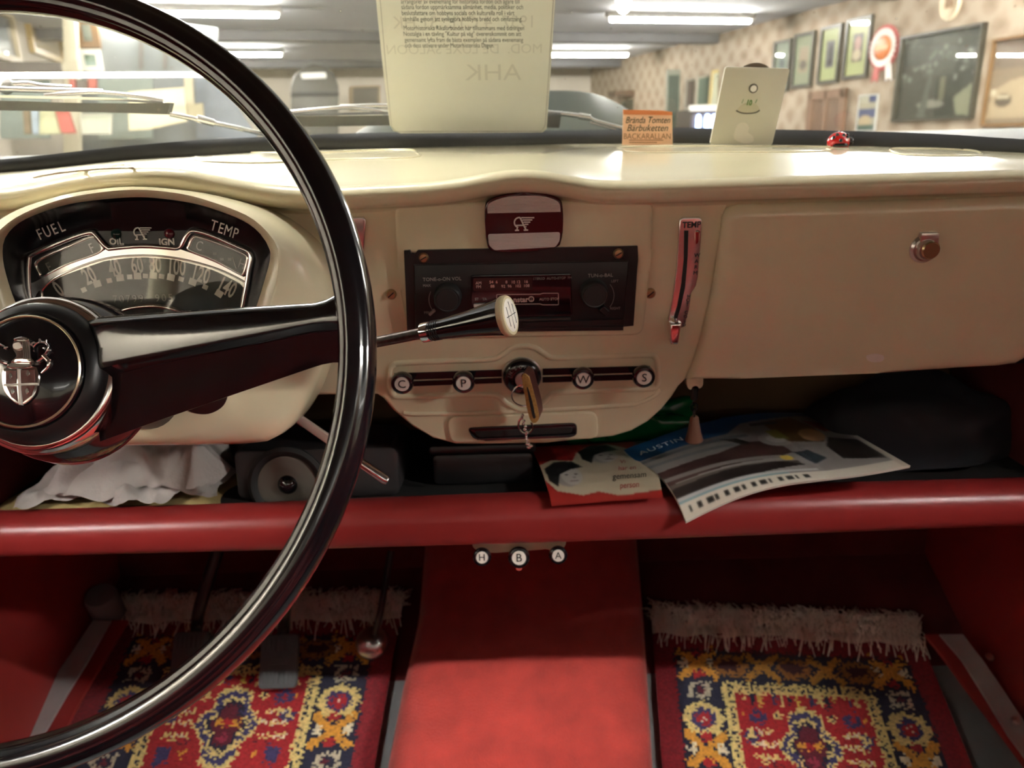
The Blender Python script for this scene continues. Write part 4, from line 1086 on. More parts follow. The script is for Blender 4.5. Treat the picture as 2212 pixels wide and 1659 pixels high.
# ------------------------------------------------------------------ keys in the ignition
ky = thing('key_ring', 'ignition key with brown leather fob and small chain of keys', 'key ring', FA.W(*FA.px(1142, 968, .02), .02))
V, F = tube([FA.W(*FA.px(1131, 818, .01), .008), FA.W(*FA.px(1132, 812, .026), .026)], .0026, 10); mk('key_bow', V, F, CHROME, ky, 50)
c = FA.px(1133, 854, .020)
P = [FA.W(c[0] + .0118 * math.cos(a), c[1] + .0118 * math.sin(a), .020 + .002 * math.sin(a)) for a in np.linspace(0, 2 * math.pi, 40, endpoint=False)]
V, F = tube(P, .0008, 6, True); mk('split_ring', V, F, CHROME, ky, 60)
fob = [(1132, 807), (1141, 812), (1146, 822), (1153, 848), (1160, 875), (1164, 898), (1162, 909), (1154, 914), (1146, 908), (1140, 890), (1134, 855), (1127, 818)]
FO = Fr(FA.o, nrm(FA.x + FA.n * .25), FA.y)
pf = catmull(FO.pxs(fob, .030), 3, True)
pris('leather_fob', FO, pf, .012, .0295, mat('dark_red_leather', (.060, .012, .010), .45, bump=.3, bscale=600), ky, .0004, 1)
fe = pris('leather_edge', FO, pf, .0295, .0303, mat('tan_suede', (.42, .25, .075), .85, var=.25, vscale=500), ky, .0004, 1)
pris('slit', FO, catmull(FO.pxs([(1138, 836), (1143, 844), (1150, 868), (1155, 892), (1157, 902), (1152, 903), (1148, 890), (1143, 864)], .0304), 3, True), .0301, .0306, BLACKM, fe)
def lpath(pts, w=.018): return [FA.W(*FA.px(*p, w), w) for p in pts]
V, F = tube(catmull(lpath([(1130, 898), (1121, 910), (1121, 925), (1130, 936), (1144, 934), (1151, 924), (1148, 912)]), 5), .0011, 6); mk('chain_loop', V, F, CHROME, ky, 60)
for k in range(7):
    p = (1129 + 1.5 * k - (3 if k % 2 else 0), 897 + 6.2 * k); V, F = sphere(FA.W(*FA.px(*p, .020), .020), .0016, 10, 6); mk('chain_bead', V, F, CHROME, ky, 60)
for k in range(5):
    p = (1136 + 1.0 * k, 938 + 5.0 * k); V, F = sphere(FA.W(*FA.px(*p, .020), .020), .0013, 10, 6); mk('chain_bead', V, F, CHROME, ky, 60)
for p in ((1140, 959), (1146, 963), (1142, 966)):
    V, F = sphere(FA.W(*FA.px(*p, .020), .020), .0021, 10, 6, (1.2, 1, .8)); mk('charm', V, F, CHROME, ky, 60)

# ------------------------------------------------------------------ parcel shelf
YL = .655
sh = thing('parcel_shelf', 'full width parcel shelf with padded red vinyl front roll', 'shelf', (0, .75, CZ - .42))
TOPR = [(-420, 1136), (0, 1124), (500, 1108), (1000, 1088), (1500, 1071), (2212, 1052), (2700, 1040)]
BOTR = [(-420, 1224), (0, 1213), (700, 1196), (1200, 1182), (1700, 1165), (2212, 1146), (2700, 1134)]
tW = np.array(catmull([onY(a, b, YL + .012) for a, b in TOPR], 8)); bW = np.array(catmull([onY(a, b, YL + .004) for a, b in BOTR], 8))
S = []
for x in np.linspace(XL + .02, XR - .02, 60):
    zt, zb = np.interp(x, tW[:, 0], tW[:, 2]), np.interp(x, bW[:, 0], bW[:, 2]); zm, hh = (zt + zb) / 2, (zt - zb) / 2
    S.append([(x, YL + .024 - .024 * math.copysign(abs(math.cos(a)) ** .75, math.cos(a)), zm + hh * math.copysign(abs(math.sin(a)) ** .75, math.sin(a))) for a in np.linspace(0, 2 * math.pi, 28, endpoint=False)])
V, F = loft(S, True, True, True); mk('padded_roll', V, F, REDV, sh, 60)
ZT = float(np.interp(.05, tW[:, 0], tW[:, 2])) - .014
YB = .905
V, F = box((0.01, (YL + YB) / 2 + .02, ZT - .006), (XR - XL - .06, YB - YL, .012)); mk('tray', V, F, BLACKM, sh)
V, F = box((0.01, YB + .006, (ZT + CZ - .06) / 2), (XR - XL - .06, .012, CZ - .06 - ZT)); mk('back_board', V, F, BROWNB, sh)
V, F = box((.545, .80, (ZT + CZ - .08) / 2), (.012, .20, CZ - .08 - ZT)); mk('end_cheek', V, F, REDK, sh)
V, F = box((-.535, .80, (ZT + CZ - .08) / 2), (.012, .20, CZ - .08 - ZT)); mk('end_cheek', V, F, REDK, sh)
# three knobs on a bracket below the roll
KF = Fr(onY(1121, 1205, .685), (1, 0, 0), (0, .25, 1))
kb = thing('knob_bracket', 'small cream bracket with three lettered black knobs below the red roll', 'bracket', KF.W(0, -.02, 0))
pris('bracket_plate', KF, rpoly(KF.pxs([(1016, 1150), (1230, 1144), (1222, 1184), (1210, 1196), (1180, 1190), (1070, 1198), (1034, 1196), (1020, 1186)]), .003), -.010, -.006, CREAM2, kb, .001, 1)
for p, ch in (((1041, 1205), 'H'), ((1121, 1206), 'B'), ((1206, 1201), 'A')):
    pull_knob(p[0], p[1], ch, .0092 if ch != 'B' else .0108, kb, KF, .016)
V, F = tube([KF.W(*KF.px(1121, 1215), .004), KF.W(*KF.px(1121, 1222), .010)], .003, 8); mk('toggle', V, F, CHROMED, kb, 50)

# ------------------------------------------------------------------ things lying on the shelf
def on_tray(px, py, h=0.0): return onZ(px, py, ZT + h)
def lumpy(c, s, amp, freq, seed, nu=48, nv=24, flat=.25):
    rg = np.random.default_rng(seed); ph = rg.uniform(0, 6.28, (8, 3)); fr_ = rg.normal(0, freq, (8, 3))
    def fn(u, v):
        t, f = 2 * math.pi * u, math.pi * v
        d = np.array([math.sin(f) * math.cos(t), math.sin(f) * math.sin(t), math.cos(f)])
        k = 1 + amp * sum(math.sin(fr_[i] @ d + ph[i, 0]) for i in range(8)) / 3
        p = np.sign(d) * np.abs(d) ** .8 * k * np.array(s)
        p[2] = max(p[2], -s[2] * flat)
        return np.array(c) + p
    return surf(fn, nu, nv)
def cloth(name, c, s, seed, m, label, amp=.010, h0=.02, rot=0.0, layers=2, group=None):
    """a folded, crumpled cloth: rumpled layers with sharp creases and a rolled edge"""
    rg = np.random.default_rng(seed)
    root = thing(name, label, 'cloth', (c[0], c[1], c[2]), group)
    for layer in range(layers):
        A = rg.uniform(0, 6.28, 9); th = rg.uniform(-.7, .7, 9) + (rg.random(9) < .3) * 1.2; Fq = rg.uniform(40, 120, 9); wt = rg.uniform(.4, 1, 9); wt /= wt.sum()
        k = 1 - .10 * layer; h = h0 * (layer + 1); ox = rg.uniform(-.012, .012)
        def fn(u, v):
            x, y = (u - .5) * s[0] * k + ox, (v - .5) * s[1] * k
            ex, ey = min(1, 7 * min(u, 1 - u)), min(1, 5 * min(v, 1 - v)); e = math.sin(ex * 1.57) * math.sin(ey * 1.57)
            q = 0
            for i_ in range(9):
                ph = Fq[i_] * (math.cos(th[i_]) * y + math.sin(th[i_]) * x) + A[i_] + 1.3 * math.sin(31 * x + A[i_] * 2 + 17 * y)
                q += wt[i_] * (1 - abs(math.sin(ph)) ** .6)
            z = h * (.30 + .70 * e) + amp * (q - .35) * 2.4 * (.55 + .45 * e)
            y += .010 * math.sin(52 * x + seed + layer * 2) * (1 - e) + .004 * math.sin(140 * x); x += .008 * math.sin(60 * y + layer) * (1 - e)
            return (c[0] + x * math.cos(rot) - y * math.sin(rot), c[1] + x * math.sin(rot) + y * math.cos(rot), c[2] + max(z, .0008))
        V, F = surf(fn, 110, 60)
        mk('folded_layer', V, F, m, root, 80)
    return root
cA = on_tray(300, 1075); cloth('folded_cloth', (cA[0] + .005, .745, ZT + .012), (.200, .11), 4, mat('white_linen', (.30, .27, .255), .9, bump=.3, bscale=300), 'crumpled white cloth on the shelf under the instrument pod', .013, .017, 0, 3)
cloth('folded_cloth', (cA[0] + .02, .845, ZT + .001), (.20, .085), 9, mat('white_flannel', (.28, .265, .27), .9), 'folded pale grey cloth behind the crumpled white one', .004, .034, .1)
cloth('duster', (cA[0] - .022, .752, ZT + .0005), (.225, .15), 12, mat('yellow_duster', (.30, .22, .09), .95), 'yellow brown duster spread under the white cloth', .003, .004)
# loudspeaker
SPF = Fr(onY(680, 1095, .712), (1, 0, 0), (0, .10, 1))
sp = thing('loudspeaker', 'black box loudspeaker with grey cone on the shelf behind the wheel rim', 'loudspeaker', SPF.W(0, 0, -.03))
a = SPF.px(515, 1096); b = SPF.px(858, 965)
pris('cabinet', SPF, rrect(a[0], max(a[1], (ZT - SPF.o[2]) + .001), b[0], b[1], .008), -.09, 0, mat('black_speaker_box', (.014, .012, .013), .55), sp, .004, 2)
cc = SPF.px(622, 1046)
V, F = lathe(SPF.W(*cc, 0), SPF.n, [(.040, -.001), (.040, .003), (.036, .005), (.032, .004), (.030, .0015)], 40); mk('surround', V, F, BLACKM, sp, 40)
V, F = lathe(SPF.W(*cc, 0), SPF.n, [(.030, .0016), (.026, .0030), (.012, .0008), (.010, .0012)], 40); mk('cone', V, F, mat('grey_cone', (.11, .10, .085), .7), sp, 50)
V, F = lathe(SPF.W(*cc, 0), SPF.n, [(.0105, .0005), (.0085, .005), (.004, .0078), (0, .0083)], 28); mk('dust_cap', V, F, BLACKG, sp, 50)
# steering-lock style bar behind the rim
hb0, hb1 = onY(638, 902, .690), onY(838, 1040, .665)
hb = thing('release_lever', 'chrome lever with flat handle sloping down behind the steering wheel rim', 'lever', hb1)
d = nrm(hb1 - hb0); HF = Fr(hb0, d, np.cross((0, -1, 0), d)); Lh = np.linalg.norm(hb1 - hb0)
pris('flat_bar', HF, rrect(-.003, -.0042, Lh * .55, .0042, .001, 2), -.004, .0, mat('pale_enamel', (.5, .42, .36), .35, coat=.3), hb, .0008, 2)
V, F = tube([hb0 + d * Lh * .5, hb0 + d * Lh * .52, hb1 - d * .003, hb1], [.0040, .0046, .0046, .0034], 14); mk('chrome_grip', V, F, CHROME, hb, 50)
V, F = tube([hb0 - d * .0 + np.array([0, .004, 0]), onY(600, 890, .86)], .004, 8); mk('shaft', V, F, BLACKS, hb, 50)
# green plastic bag, black bag, dark case
cG = onY(1345, 930, .845)
V, F = lumpy((cG[0] + .01, .84, ZT + .012), (.075, .036, .052), .20, 5.0, 3, 64, 30, .22); o = mk('plastic_bag', V, F, mat('green_plastic', (.006, .12, .035), .22, coat=.5), None, 80); tag(o, 'crumpled green plastic bag behind the brochures on the shelf', 'bag')
V, F = lumpy((.445, .815, ZT + .012), (.095, .075, .062), .12, 3.0, 8, 56, 28, .19); o = mk('fabric_bag', V, F, mat('black_cloth', (.012, .012, .016), .9), None, 80); tag(o, 'soft black cloth bag at the right end of the shelf', 'bag')
cs = thing('black_case', 'low black case on the shelf below the dash centre', 'case', (-.03, .80, ZT))
CSF = Fr((-.01, .735, ZT + .001), (1, 0, 0), (0, .05, 1)); pris('case_body', CSF, rrect(-.075, 0, .03, .034, .006), -.12, 0, BLACKS, cs, .004, 2); pris('case_lid', CSF, rrect(-.078, .034, .033, .044, .004), -.122, .002, BLACKS, cs, .003, 2)

# brochures
def lerp2(P, u, v):
    tl, tr, br, bl = P; return (tl * (1 - u) + tr * u) * (1 - v) + (bl * (1 - u) + br * u) * v
lipz = lambda x: float(np.interp(x, tW[:, 0], tW[:, 2]))
# red leaflet
L4 = [on_tray(1148, 966, .020), on_tray(1395, 952, .022), onY(1432, 1072, YL - .001), onY(1192, 1091, YL - .001)]
im = Img(120, 90, '#8e2420')
im.poly([(.0, .45), (.12, .36), (.30, .40), (.36, .22), (.45, .08), (.66, .02), (.80, .16), (1, .62), (1, .93), (.62, .96), (.44, .90), (.30, .93), (.08, .86), (.0, .72)], '#a89c86')
def head(x, y, s, fl):
    im.ell(x, y, .115 * s, .165 * s, '#8f8984'); im.ell(x + fl * .04 * s, y + .03 * s, .085 * s, .12 * s, '#a8a29c')
    im.poly([(x - .15 * s, y + .08 * s), (x - .16 * s, y - .10 * s), (x - .06 * s, y - .22 * s), (x + .08 * s, y - .21 * s), (x + .15 * s, y - .09 * s), (x + .04 * s, y - .06 * s), (x - .05 * s, y + .00 * s), (x - .09 * s, y + .16 * s)], '#1c1c1d')
    im.ell(x + .00 * s, y + .01 * s, .018 * s, .010 * s, '#33302e'); im.ell(x + .075 * s, y + .01 * s, .016 * s, .010 * s, '#33302e'); im.ell(x + .05 * s, y + .10 * s, .036 * s, .010 * s, '#5b4744'); im.ell(x + .055 * s, y + .055 * s, .012 * s, .014 * s, '#75706b')
head(.20, .64, 1.1, 1); head(.56, .30, 1.15, 1)
im.blur(1)
def f_red(u, v):
    p = lerp2(L4, u, v); return p + np.array([0, 0, .003 * math.sin(math.pi * v) + .030 * v * v * (1 - v)])
lf = thing('leaflet', 'red leaflet with two printed faces lying over the red roll', 'leaflet', (L4[3] + L4[2]) / 2)
picture('cover', im, f_red, PRINT, lf, True)
V, F = surf(lambda u, v: f_red(u, v) - np.array([0, 0, .0012]), 20, 20); mk('back_page', V, F, mat('leaflet_red', lin('#8e2420'), .5), lf, 60)
def wrapper(fn, aspect):
    return lambda uu, vv, w: fn(uu, 1 - vv) + np.array([0, -.0002, .0006 + w])
RI = mat('red_ink', (.28, .03, .025), .5)
for s, u, v, sz, m in (('Vi', .72, .50, .10, RI), ('har en', .74, .38, .10, RI), ('gemensam', .74, .26, .115, INK), ('person', .72, .14, .10, RI)):
    text('lettering', s, None, u, v, sz, m, lf, sx=.62, shear=.3, wrap=wrapper(f_red, 1), ext=0)
# large brochure
B4 = [on_tray(1347, 972, .030), on_tray(1768, 893, .018), on_tray(1967, 1006, .052), onY(1482, 1127, YL - .013)]
im = Img(190, 120, '#8f8a86')
im.rect(0, 0, 1, .30, '#8a8683'); im.poly([(0, 0), (1, 0), (1, .06), (.72, .09), (.52, .12), (.42, .24), (0, .26)], '#1d4f7d')
im.rect(0, .28, .5, .33, '#6d7274'); im.rect(0, .40, .45, .45, '#777b7c')
im.poly([(0, .56), (.30, .52), (.46, .42), (.60, .44), (.62, .62), (.50, .70), (0, .74)], '#4a3431')       # car flank
im.rect(0, .66, .55, .70, '#7d7975'); im.rect(0, .74, .60, .80, '#5f5852'); im.poly([(0, .78), (.5, .74), (.62, .80), (.3, .88), (0, .90)], '#2d2624')
im.ell(.60, .42, .075, .10, '#a5a29d'); im.ell(.61, .41, .045, .06, '#c4c2be'); im.ell(.67, .36, .05, .05, '#3a332f'); im.poly([(.36, .30), (.44, .34), (.48, .44), (.43, .46), (.40, .38)], '#34332f')
im.poly([(.62, .14), (.80, .10), (.86, .28), (.82, .52), (.66, .46)], '#6b4f2e'); im.poly([(.60, .28), (.66, .26), (.68, .42), (.61, .40)], '#8b8740')
im.ell(.80, .40, .06, .10, '#b98d63'); im.poly([(.84, .16), (.95, .22), (.97, .40), (.88, .36)], '#8c3c28'); im.poly([(.86, .46), (.98, .56), (.97, .86), (.80, .78), (.80, .58)], '#2c2724')
im.poly([(.62, .62), (.70, .60), (.74, .74), (.66, .80)], '#39434a'); im.ell(.56, .70, .03, .035, '#c9a64a'); im.rect(.56, .14, .70, .18, '#4c4947')
im.rect(0, .86, .64, .885, '#b3b6b4'); im.rect(0, .90, 1, 1, '#cfc9ba'); im.rect(0, .885, .5, .90, '#7fa0a8')
for k in range(14): im.rect(.03 + .04 * k, .925, .03 + .04 * k + (.012, .022, .03)[k % 3], .965, '#22211f')
im.rect(.975, 0, 1, 1, '#bdb4a6'); im.blur(1)
def f_big(u, v):
    p = lerp2(B4, u, v)
    z = .016 * math.sin(math.pi * u) * (1 - v) + .012 * math.sin(math.pi * u) * v ** 2 + .004 * math.sin(2 * math.pi * u) * v + .11 * v * v * (1 - v) * max(0, 1 - 1.5 * u)
    return p + np.array([0, 0, z])
bg = thing('brochure', 'large colour brochure with blue heading hanging over the red roll', 'brochure', (B4[0] + B4[2]) / 2)
picture('cover', im, f_big, PRINT, bg, True)
V, F = surf(lambda u, v: f_big(u, v) - np.array([0, -.001, .0026]), 24, 16); mk('pages', V, F, mat('page_edge', (.55, .52, .45), .7), bg, 60)
S = [[f_big(u, 1) , f_big(u, 1) - np.array([0, -.001, .0026])] for u in np.linspace(0, 1, 40)]
V, F = loft(S, False); mk('page_edges', V, F, MATS['page_edge'], bg)
text('lettering', 'AUSTIN', None, .135, .86, .088, WHITEM, bg, sx=.62, wrap=wrapper(f_big, 1), ext=0, spacing=1.1)
# second blue folder under it
B5 = [on_tray(1560, 900, .010), on_tray(1800, 888, .010), on_tray(1840, 930, .012), on_tray(1500, 945, .012)]
V, F = surf(lambda u, v: lerp2(B5, u, v), 8, 8); V2, F2 = surf(lambda u, v: lerp2(B5, u, v) - np.array([0, 0, .004]), 8, 8)
o = mk('folder', *join((V, F), (V2, F2)), mat('navy_card', (.012, .03, .07), .5), None, 60); tag(o, 'dark blue folder lying behind the large brochure', 'folder')
# ------------------------------------------------------------------ windscreen, seal, wipers, bonnet
YT, ZTOP = .765, CZ + .265
def glass_pt(x, t):
    b = at_x(TW, x); top = np.array([x * .90, YT - .22 * (x / .7) ** 2, ZTOP])
    return b * (1 - t) + top * t + np.array([0, .018 * math.sin(math.pi * t), 0])
xs2 = np.linspace(XL + .03, XR - .03, 60)
V, F = loft([[glass_pt(x, t) for t in np.linspace(-.02, 1, 14)] for x in xs2], False)
o = mk('window_1', V, F, GLASSW, None, 80); o['kind'] = 'structure'
S = []
for x in np.linspace(XL + .01, XR - .01, 120):
    r, t = at_x(RW, x), at_x(TW, x)
    S.append([r + (0, .004, -.012), r + (0, -.004, .0), r * .65 + t * .35 + (0, -.006, 0), r * .2 + t * .8 + (0, -.004, 0), t + (0, -.001, .0005), t + (0, .006, -.001), r + (0, .03, -.01)])
V, F = loft(S, False); o = mk('windscreen_seal', V, F, RUBBER, None, 50); tag(o, 'dark grey rubber seal along the base of the windscreen', 'seal')
def outY(px, py, off=.03):
    Y = .95
    for _ in range(30):
        p = onY(px, py, Y)
        b = at_x(TW, min(max(p[0], -.7), .7)); t = max(0, (p[2] - b[2]) / (ZTOP - b[2]))
        Yg = b[1] * (1 - t) + (YT - .22 * (p[0] / .7) ** 2) * t + .018 * math.sin(math.pi * t); Y = .5 * Y + .5 * (Yg + off)
    return onY(px, py, Y)
def ppx(pts, off=.03): return catmull([outY(a, b, off) for a, b in pts], 6)
def bladed(parent, name, top, bot, m, off0=.02, off1=.03):
    A = ppx(top, off0); B = ppx(bot, off0); n = min(len(A), len(B))
    S = [[A[i], B[i], B[i] + (0, off1 - off0, 0), A[i] + (0, off1 - off0, 0)] for i in range(n)]
    V, F = loft(S, True, True, True); return mk(name, V, F, m, parent, 30)
w1 = thing('windscreen_wiper', 'chrome windscreen wiper with grey blade seen inside the wheel rim', 'wiper', outY(200, 245), 'windscreen wipers')
bladed(w1, 'rubber_blade', [(-160, 212), (60, 219), (200, 223), (368, 222)], [(-160, 236), (60, 239), (200, 242), (362, 247)], RUBBER)
bladed(w1, 'blade_holder', [(-160, 202), (60, 207), (200, 210), (352, 219)], [(-160, 208), (60, 212), (200, 216), (354, 224)], CHROME, .028, .034)
V, F = tube(ppx([(95, 206), (150, 202), (215, 200), (290, 207), (352, 217)], .034), .0022, 8); mk('bridge', V, F, CHROME, w1, 60)
V, F = tube(ppx([(-120, 188), (0, 192), (100, 195), (200, 197), (222, 198)], .038), .0028, 8); mk('yoke', V, F, CHROME, w1, 60)
V, F = tube(ppx([(-60, 176), (10, 182), (60, 181), (90, 186), (155, 190)], .045), .0030, 8); mk('arm', V, F, CHROME, w1, 60)
V, F = lathe(outY(10, 184, .045), (0, -1, .4), [(.008, -.004), (.008, .002), (.004, .004), (0, .0045)], 18); mk('hinge', V, F, CHROME, w1, 50)
w3 = thing('wiper_arm', 'thin chrome wiper arm running down from the left blade end', 'wiper arm', outY(480, 270), 'windscreen wipers')
V, F = tube(ppx([(366, 246), (420, 257), (440, 262), (500, 274), (570, 290), (640, 310)], .026), .0026, 8); mk('arm_rod', V, F, CHROME, w3, 60)
V, F = tube(ppx([(425, 256), (462, 266)], .024), .0042, 8); mk('sleeve', V, F, CHROME, w3, 60)
w2 = thing('windscreen_wiper', 'chrome windscreen wiper lying low behind the hanging paper', 'wiper', outY(900, 275), 'windscreen wipers')
bladed(w2, 'rubber_blade', [(560, 252), (700, 251), (840, 249), (1000, 249), (1212, 250)], [(560, 275), (700, 273), (840, 271), (1000, 272), (1208, 276)], RUBBER)
bladed(w2, 'blade_holder', [(560, 246), (700, 244), (840, 241), (1000, 241), (1212, 243)], [(560, 251), (700, 250), (840, 247), (1000, 247), (1212, 249)], CHROME, .028, .034)
V, F = tube(ppx([(600, 246), (640, 241), (740, 232), (790, 235), (838, 242)], .034), .0024, 8); mk('bridge', V, F, CHROME, w2, 60)
V, F = tube(ppx([(735, 231), (840, 228), (1000, 230), (1185, 243), (1252, 250)], .040), .0030, 8); mk('arm', V, F, CHROME, w2, 60)
V, F = tube(ppx([(1250, 250), (1276, 254)], .040), .0042, 8); mk('sleeve', V, F, CHROME, w2, 60)
V, F = tube(ppx([(1274, 254), (1290, 262), (1346, 277), (1400, 292)], .036), .0026, 8); mk('arm_end', V, F, CHROME, w2, 60)
V, F = tube(ppx([(1274, 264), (1330, 280)], .036), .0018, 8); mk('spring', V, F, CHROME, w2, 60)
# scuttle panel closing the space between windscreen and bonnet
V, F = loft([[at_x(RW, max(min(x, XR - .02), XL + .02)) * (1, 1, 1) + (x - max(min(x, XR - .02), XL + .02), .012, -.010), (x, 1.12, CZ - .050), (x, 1.34, CZ - .075), (x, 1.34, CZ - .40)] for x in np.linspace(XL - .05, XR + .05, 40)], False)
o = mk('trim_13', V, F, BONNET, None, 60); o['kind'] = 'structure'
# bonnet
def bon(u, v):
    x = -.95 + 1.9 * u; Y = 1.03 + 1.5 * v
    g = min(1, max(0, (Y - .95) / .6)) ** .7 * (1 if Y < 2.0 else max(.2, 1 - (Y - 2.0) * 1.0))
    z = -.045 + .135 * g / (1 + (abs(x - .0) / .27) ** 6) + .044 * math.exp(-((abs(x) - .80) / .14) ** 2)
    return (x, Y - .25 * (x / .9) ** 2, CZ + z)
V, F = surf(bon, 80, 40); o = mk('car_bonnet', V, F, BONNET, None, 80); tag(o, 'glossy black car bonnet beyond the windscreen', 'bonnet')

# ------------------------------------------------------------------ things in the windscreen
pa = depth(829, 287, .884); pb = depth(1181, 284, .884); pc = depth(1203, -60, .75); pd = depth(806, -60, .75)
PP = Fr(pa, pb - pa, pd - pa)
pap = thing('paper_sheet', 'white printed sheet in a plastic sleeve hanging in the windscreen', 'paper', (pa + pb) / 2)
PAPERM = bpy.data.materials.new('backlit_paper'); PAPERM.use_nodes = True
_nt = PAPERM.node_tree; _b = _nt.nodes['Principled BSDF']; _b.inputs['Base Color'].default_value = (.70, .69, .60, 1); _b.inputs['Roughness'].default_value = .35
_t = _nt.nodes.new('ShaderNodeBsdfTranslucent'); _t.inputs[0].default_value = (.62, .61, .54, 1); _m = _nt.nodes.new('ShaderNodeMixShader'); _m.inputs[0].default_value = .45
_nt.links.new(_b.outputs[0], _m.inputs[1]); _nt.links.new(_t.outputs[0], _m.inputs[2]); _nt.links.new(_m.outputs[0], _nt.nodes['Material Output'].inputs[0])
outp = PP.pxs([(842, 270), (850, 283), (866, 288), (1172, 286), (1181, 278), (1190, 150), (1203, -60), (806, -60), (826, 140)])
pris('sheet', PP, outp, -.0006, 0, PAPERM, pap)
P = [PP.W(u, v, .0003) for u, v in PP.pxs([(846, 274), (856, 284), (1170, 283), (1178, 270), (1186, 150), (1199, -60)])]
V, F = tube(P, .0004, 4); mk('sleeve_edge', V, F, GREYM, pap)
V, F = tube([PP.W(*PP.px(*p), .0003) for p in ((846, 274), (833, 140), (818, -40))], .0003, 4); mk('sleeve_edge', V, F, GREYM, pap)
PINK = mat('grey_print', (.09, .085, .075), .6)
lines = [('arrangörer av evenemang för historiska fordon och ägare till', 3, 866, 1122), ('sådana fordon uppmärksamma allmänhet, media, politiker och', 15, 867, 1130),
         ('beslutsfattare om hobbyns sociala och kulturella roll i vårt', 28, 868, 1111), ('samhälle genom att synliggöra hobbyns bredd och omfattning.', 41, 870, 1128),
         ('Motorhistoriska Riksförbundet har tillsammans med tidningen', 60.5, 872, 1132), ('Nostalgia i en tävling "Kultur på väg" överenskommit om att', 73, 872, 1126),
         ('gemensamt lyfta fram de bästa exemplen på sådana evenemang', 86, 874, 1130), ('och dess utövare under Motorhistoriska Dagen.', 98, 875, 1067)]
for s, y, x0, x1 in lines:
    a = PP.px(x0, y); b = PP.px(x1, y); sz = .0068
    o = text('printed_line', s, PP, 0, 0, sz, PINK, pap, w=.0003, align='LEFT', ext=0)
    W_ = np.array([v.co for v in o.data.vertices]) + org_of(pap) - PP.o
    ul = W_ @ PP.x; k = (b[0] - a[0]) / (ul.max() - ul.min()); ang = math.atan2(b[1] - a[1], b[0] - a[0])
    for v, q in zip(o.data.vertices, W_):
        u_, v_ = (q @ PP.x - ul.min()) * k, q @ PP.y
        v.co = Vector((PP.W(a[0] + u_ * math.cos(ang) - v_ * math.sin(ang), a[1] + v_ * math.cos(ang) + u_ * math.sin(ang), .0004) - org_of(pap)).tolist())
GHOST = mat('ink_showing_through', (.55, .54, .48), .6)
for s, x, y, sz, k in (('1957  4 CYL  51 HK', 1003, 49, .018, .98), ('MOD.  DE LUXE SALOON', 1003, 107, .0145, 1.0), ('AHK', 1065, 158, .026, 1.15)):
    text('show_through_writing', s, PP, *PP.px(x, y), sz, GHOST, pap, w=.0002, sx=-k, ext=0)
# orange card
OF = Fr(onY(1343, 313, .895), onY(1453, 313, .895) - onY(1343, 313, .895), (0, .12, 1))
oc = thing('ticket', 'small orange card with script lettering standing at the windscreen', 'card', OF.o)
pris('card', OF, OF.pxs([(1344, 313), (1453, 313), (1452, 242), (1430, 239), (1346, 237)]), -.0005, 0, mat('orange_card', lin('#ffd2ac'), .6), oc)
pris('folded_top', OF, OF.pxs([(1346, 247), (1452, 249), (1452, 242), (1430, 239), (1346, 237)]), 0, .0004, mat('orange_fold', lin('#e58a55'), .6), oc)
BRI = mat('brown_ink', (.10, .045, .025), .6); BRI2 = mat('orange_ink', (.42, .17, .07), .6)
text('lettering', 'Brända Tomten', OF, *OF.px(1399, 260), .0098, BRI, oc, w=.0003, sx=.80, shear=.3, ext=0)
text('lettering', 'Bärbuketten', OF, *OF.px(1398, 277), .0100, BRI, oc, w=.0003, sx=.92, shear=.3, ext=0)
text('lettering', 'BACKARALLAN', OF, *OF.px(1398, 295), .0085, BRI2, oc, w=.0003, sx=.90, ext=0)
for y, w_ in ((302, 74), (307, 60)):
    pris('printed_rule', OF, OF.pxs([(1359, y), (1359 + w_, y), (1359 + w_, y + 1.6), (1359, y + 1.6)]), .0, .0004, BRI2, oc)
# parking disc
KD = Fr(onY(1533, 313, .865), onY(1668, 315, .865) - onY(1533, 313, .865), (0, -.20, 1))
pk = thing('parking_disc', 'grey plastic parking disc standing on the dash top', 'parking disc', KD.o)
PKM = mat('grey_beige_plastic', (.60, .58, .48), .45); PKW = mat('parking_wheel_ivory', (.55, .52, .38), .5); PKG = mat('green_print', (.06, .20, .02), .5)
pris('plate', KD, rpoly(KD.pxs([(1533, 312), (1668, 314), (1707, 148), (1567, 144)]), .003), -.002, 0, PKM, pk, .0006, 2)
pris('dial_disc', KD, circ(*KD.px(1627, 191), abs(KD.px(1627, 136)[1] - KD.px(1627, 191)[1]), 48), -.0035, -.0022, mat('brown_disc', (.14, .11, .08), .5), pk)
ho = KD.px(1627, 191)
V, F = lathe(KD.W(*ho, 0), KD.n, [(.0046, -.001), (.0046, .001), (.0034, .0012)], 24); mk('rivet_ring', V, F, mat('disc_dark_edge', (.10, .09, .07), .5), pk, 40)  # dark brown ring round the hole
pris('bright_hole_plug', KD, circ(*ho, .0033, 20), -.001, .0018, mat('see_through_white', (.85, .83, .78), .5), pk)  # solid white plug, coloured as the bright view through the hole
pris('window_fan', KD, catmull(KD.pxs([(1607, 224), (1632, 224), (1641, 240), (1628, 244), (1610, 245), (1591, 240)]), 3, True), -.0005, .0003, PKW, pk)
V, F = tube(catmull([KD.W(*KD.px(*p), .0003) for p in ((1590, 239), (1602, 244), (1618, 245), (1633, 243), (1641, 238))], 4), .0007, 5); mk('window_edge', V, F, MATS['disc_dark_edge'], pk)
text('numeral', '10', KD, *KD.px(1618, 222), .0075, PKG, pk, w=.0005, rot=-.1, sx=.8, bold=.0002)
text('numeral', '/', KD, *KD.px(1604, 219), .0060, PKG, pk, w=.0005); text('numeral', '1', KD, *KD.px(1633, 219), .0060, PKG, pk, w=.0005, rot=-.3)
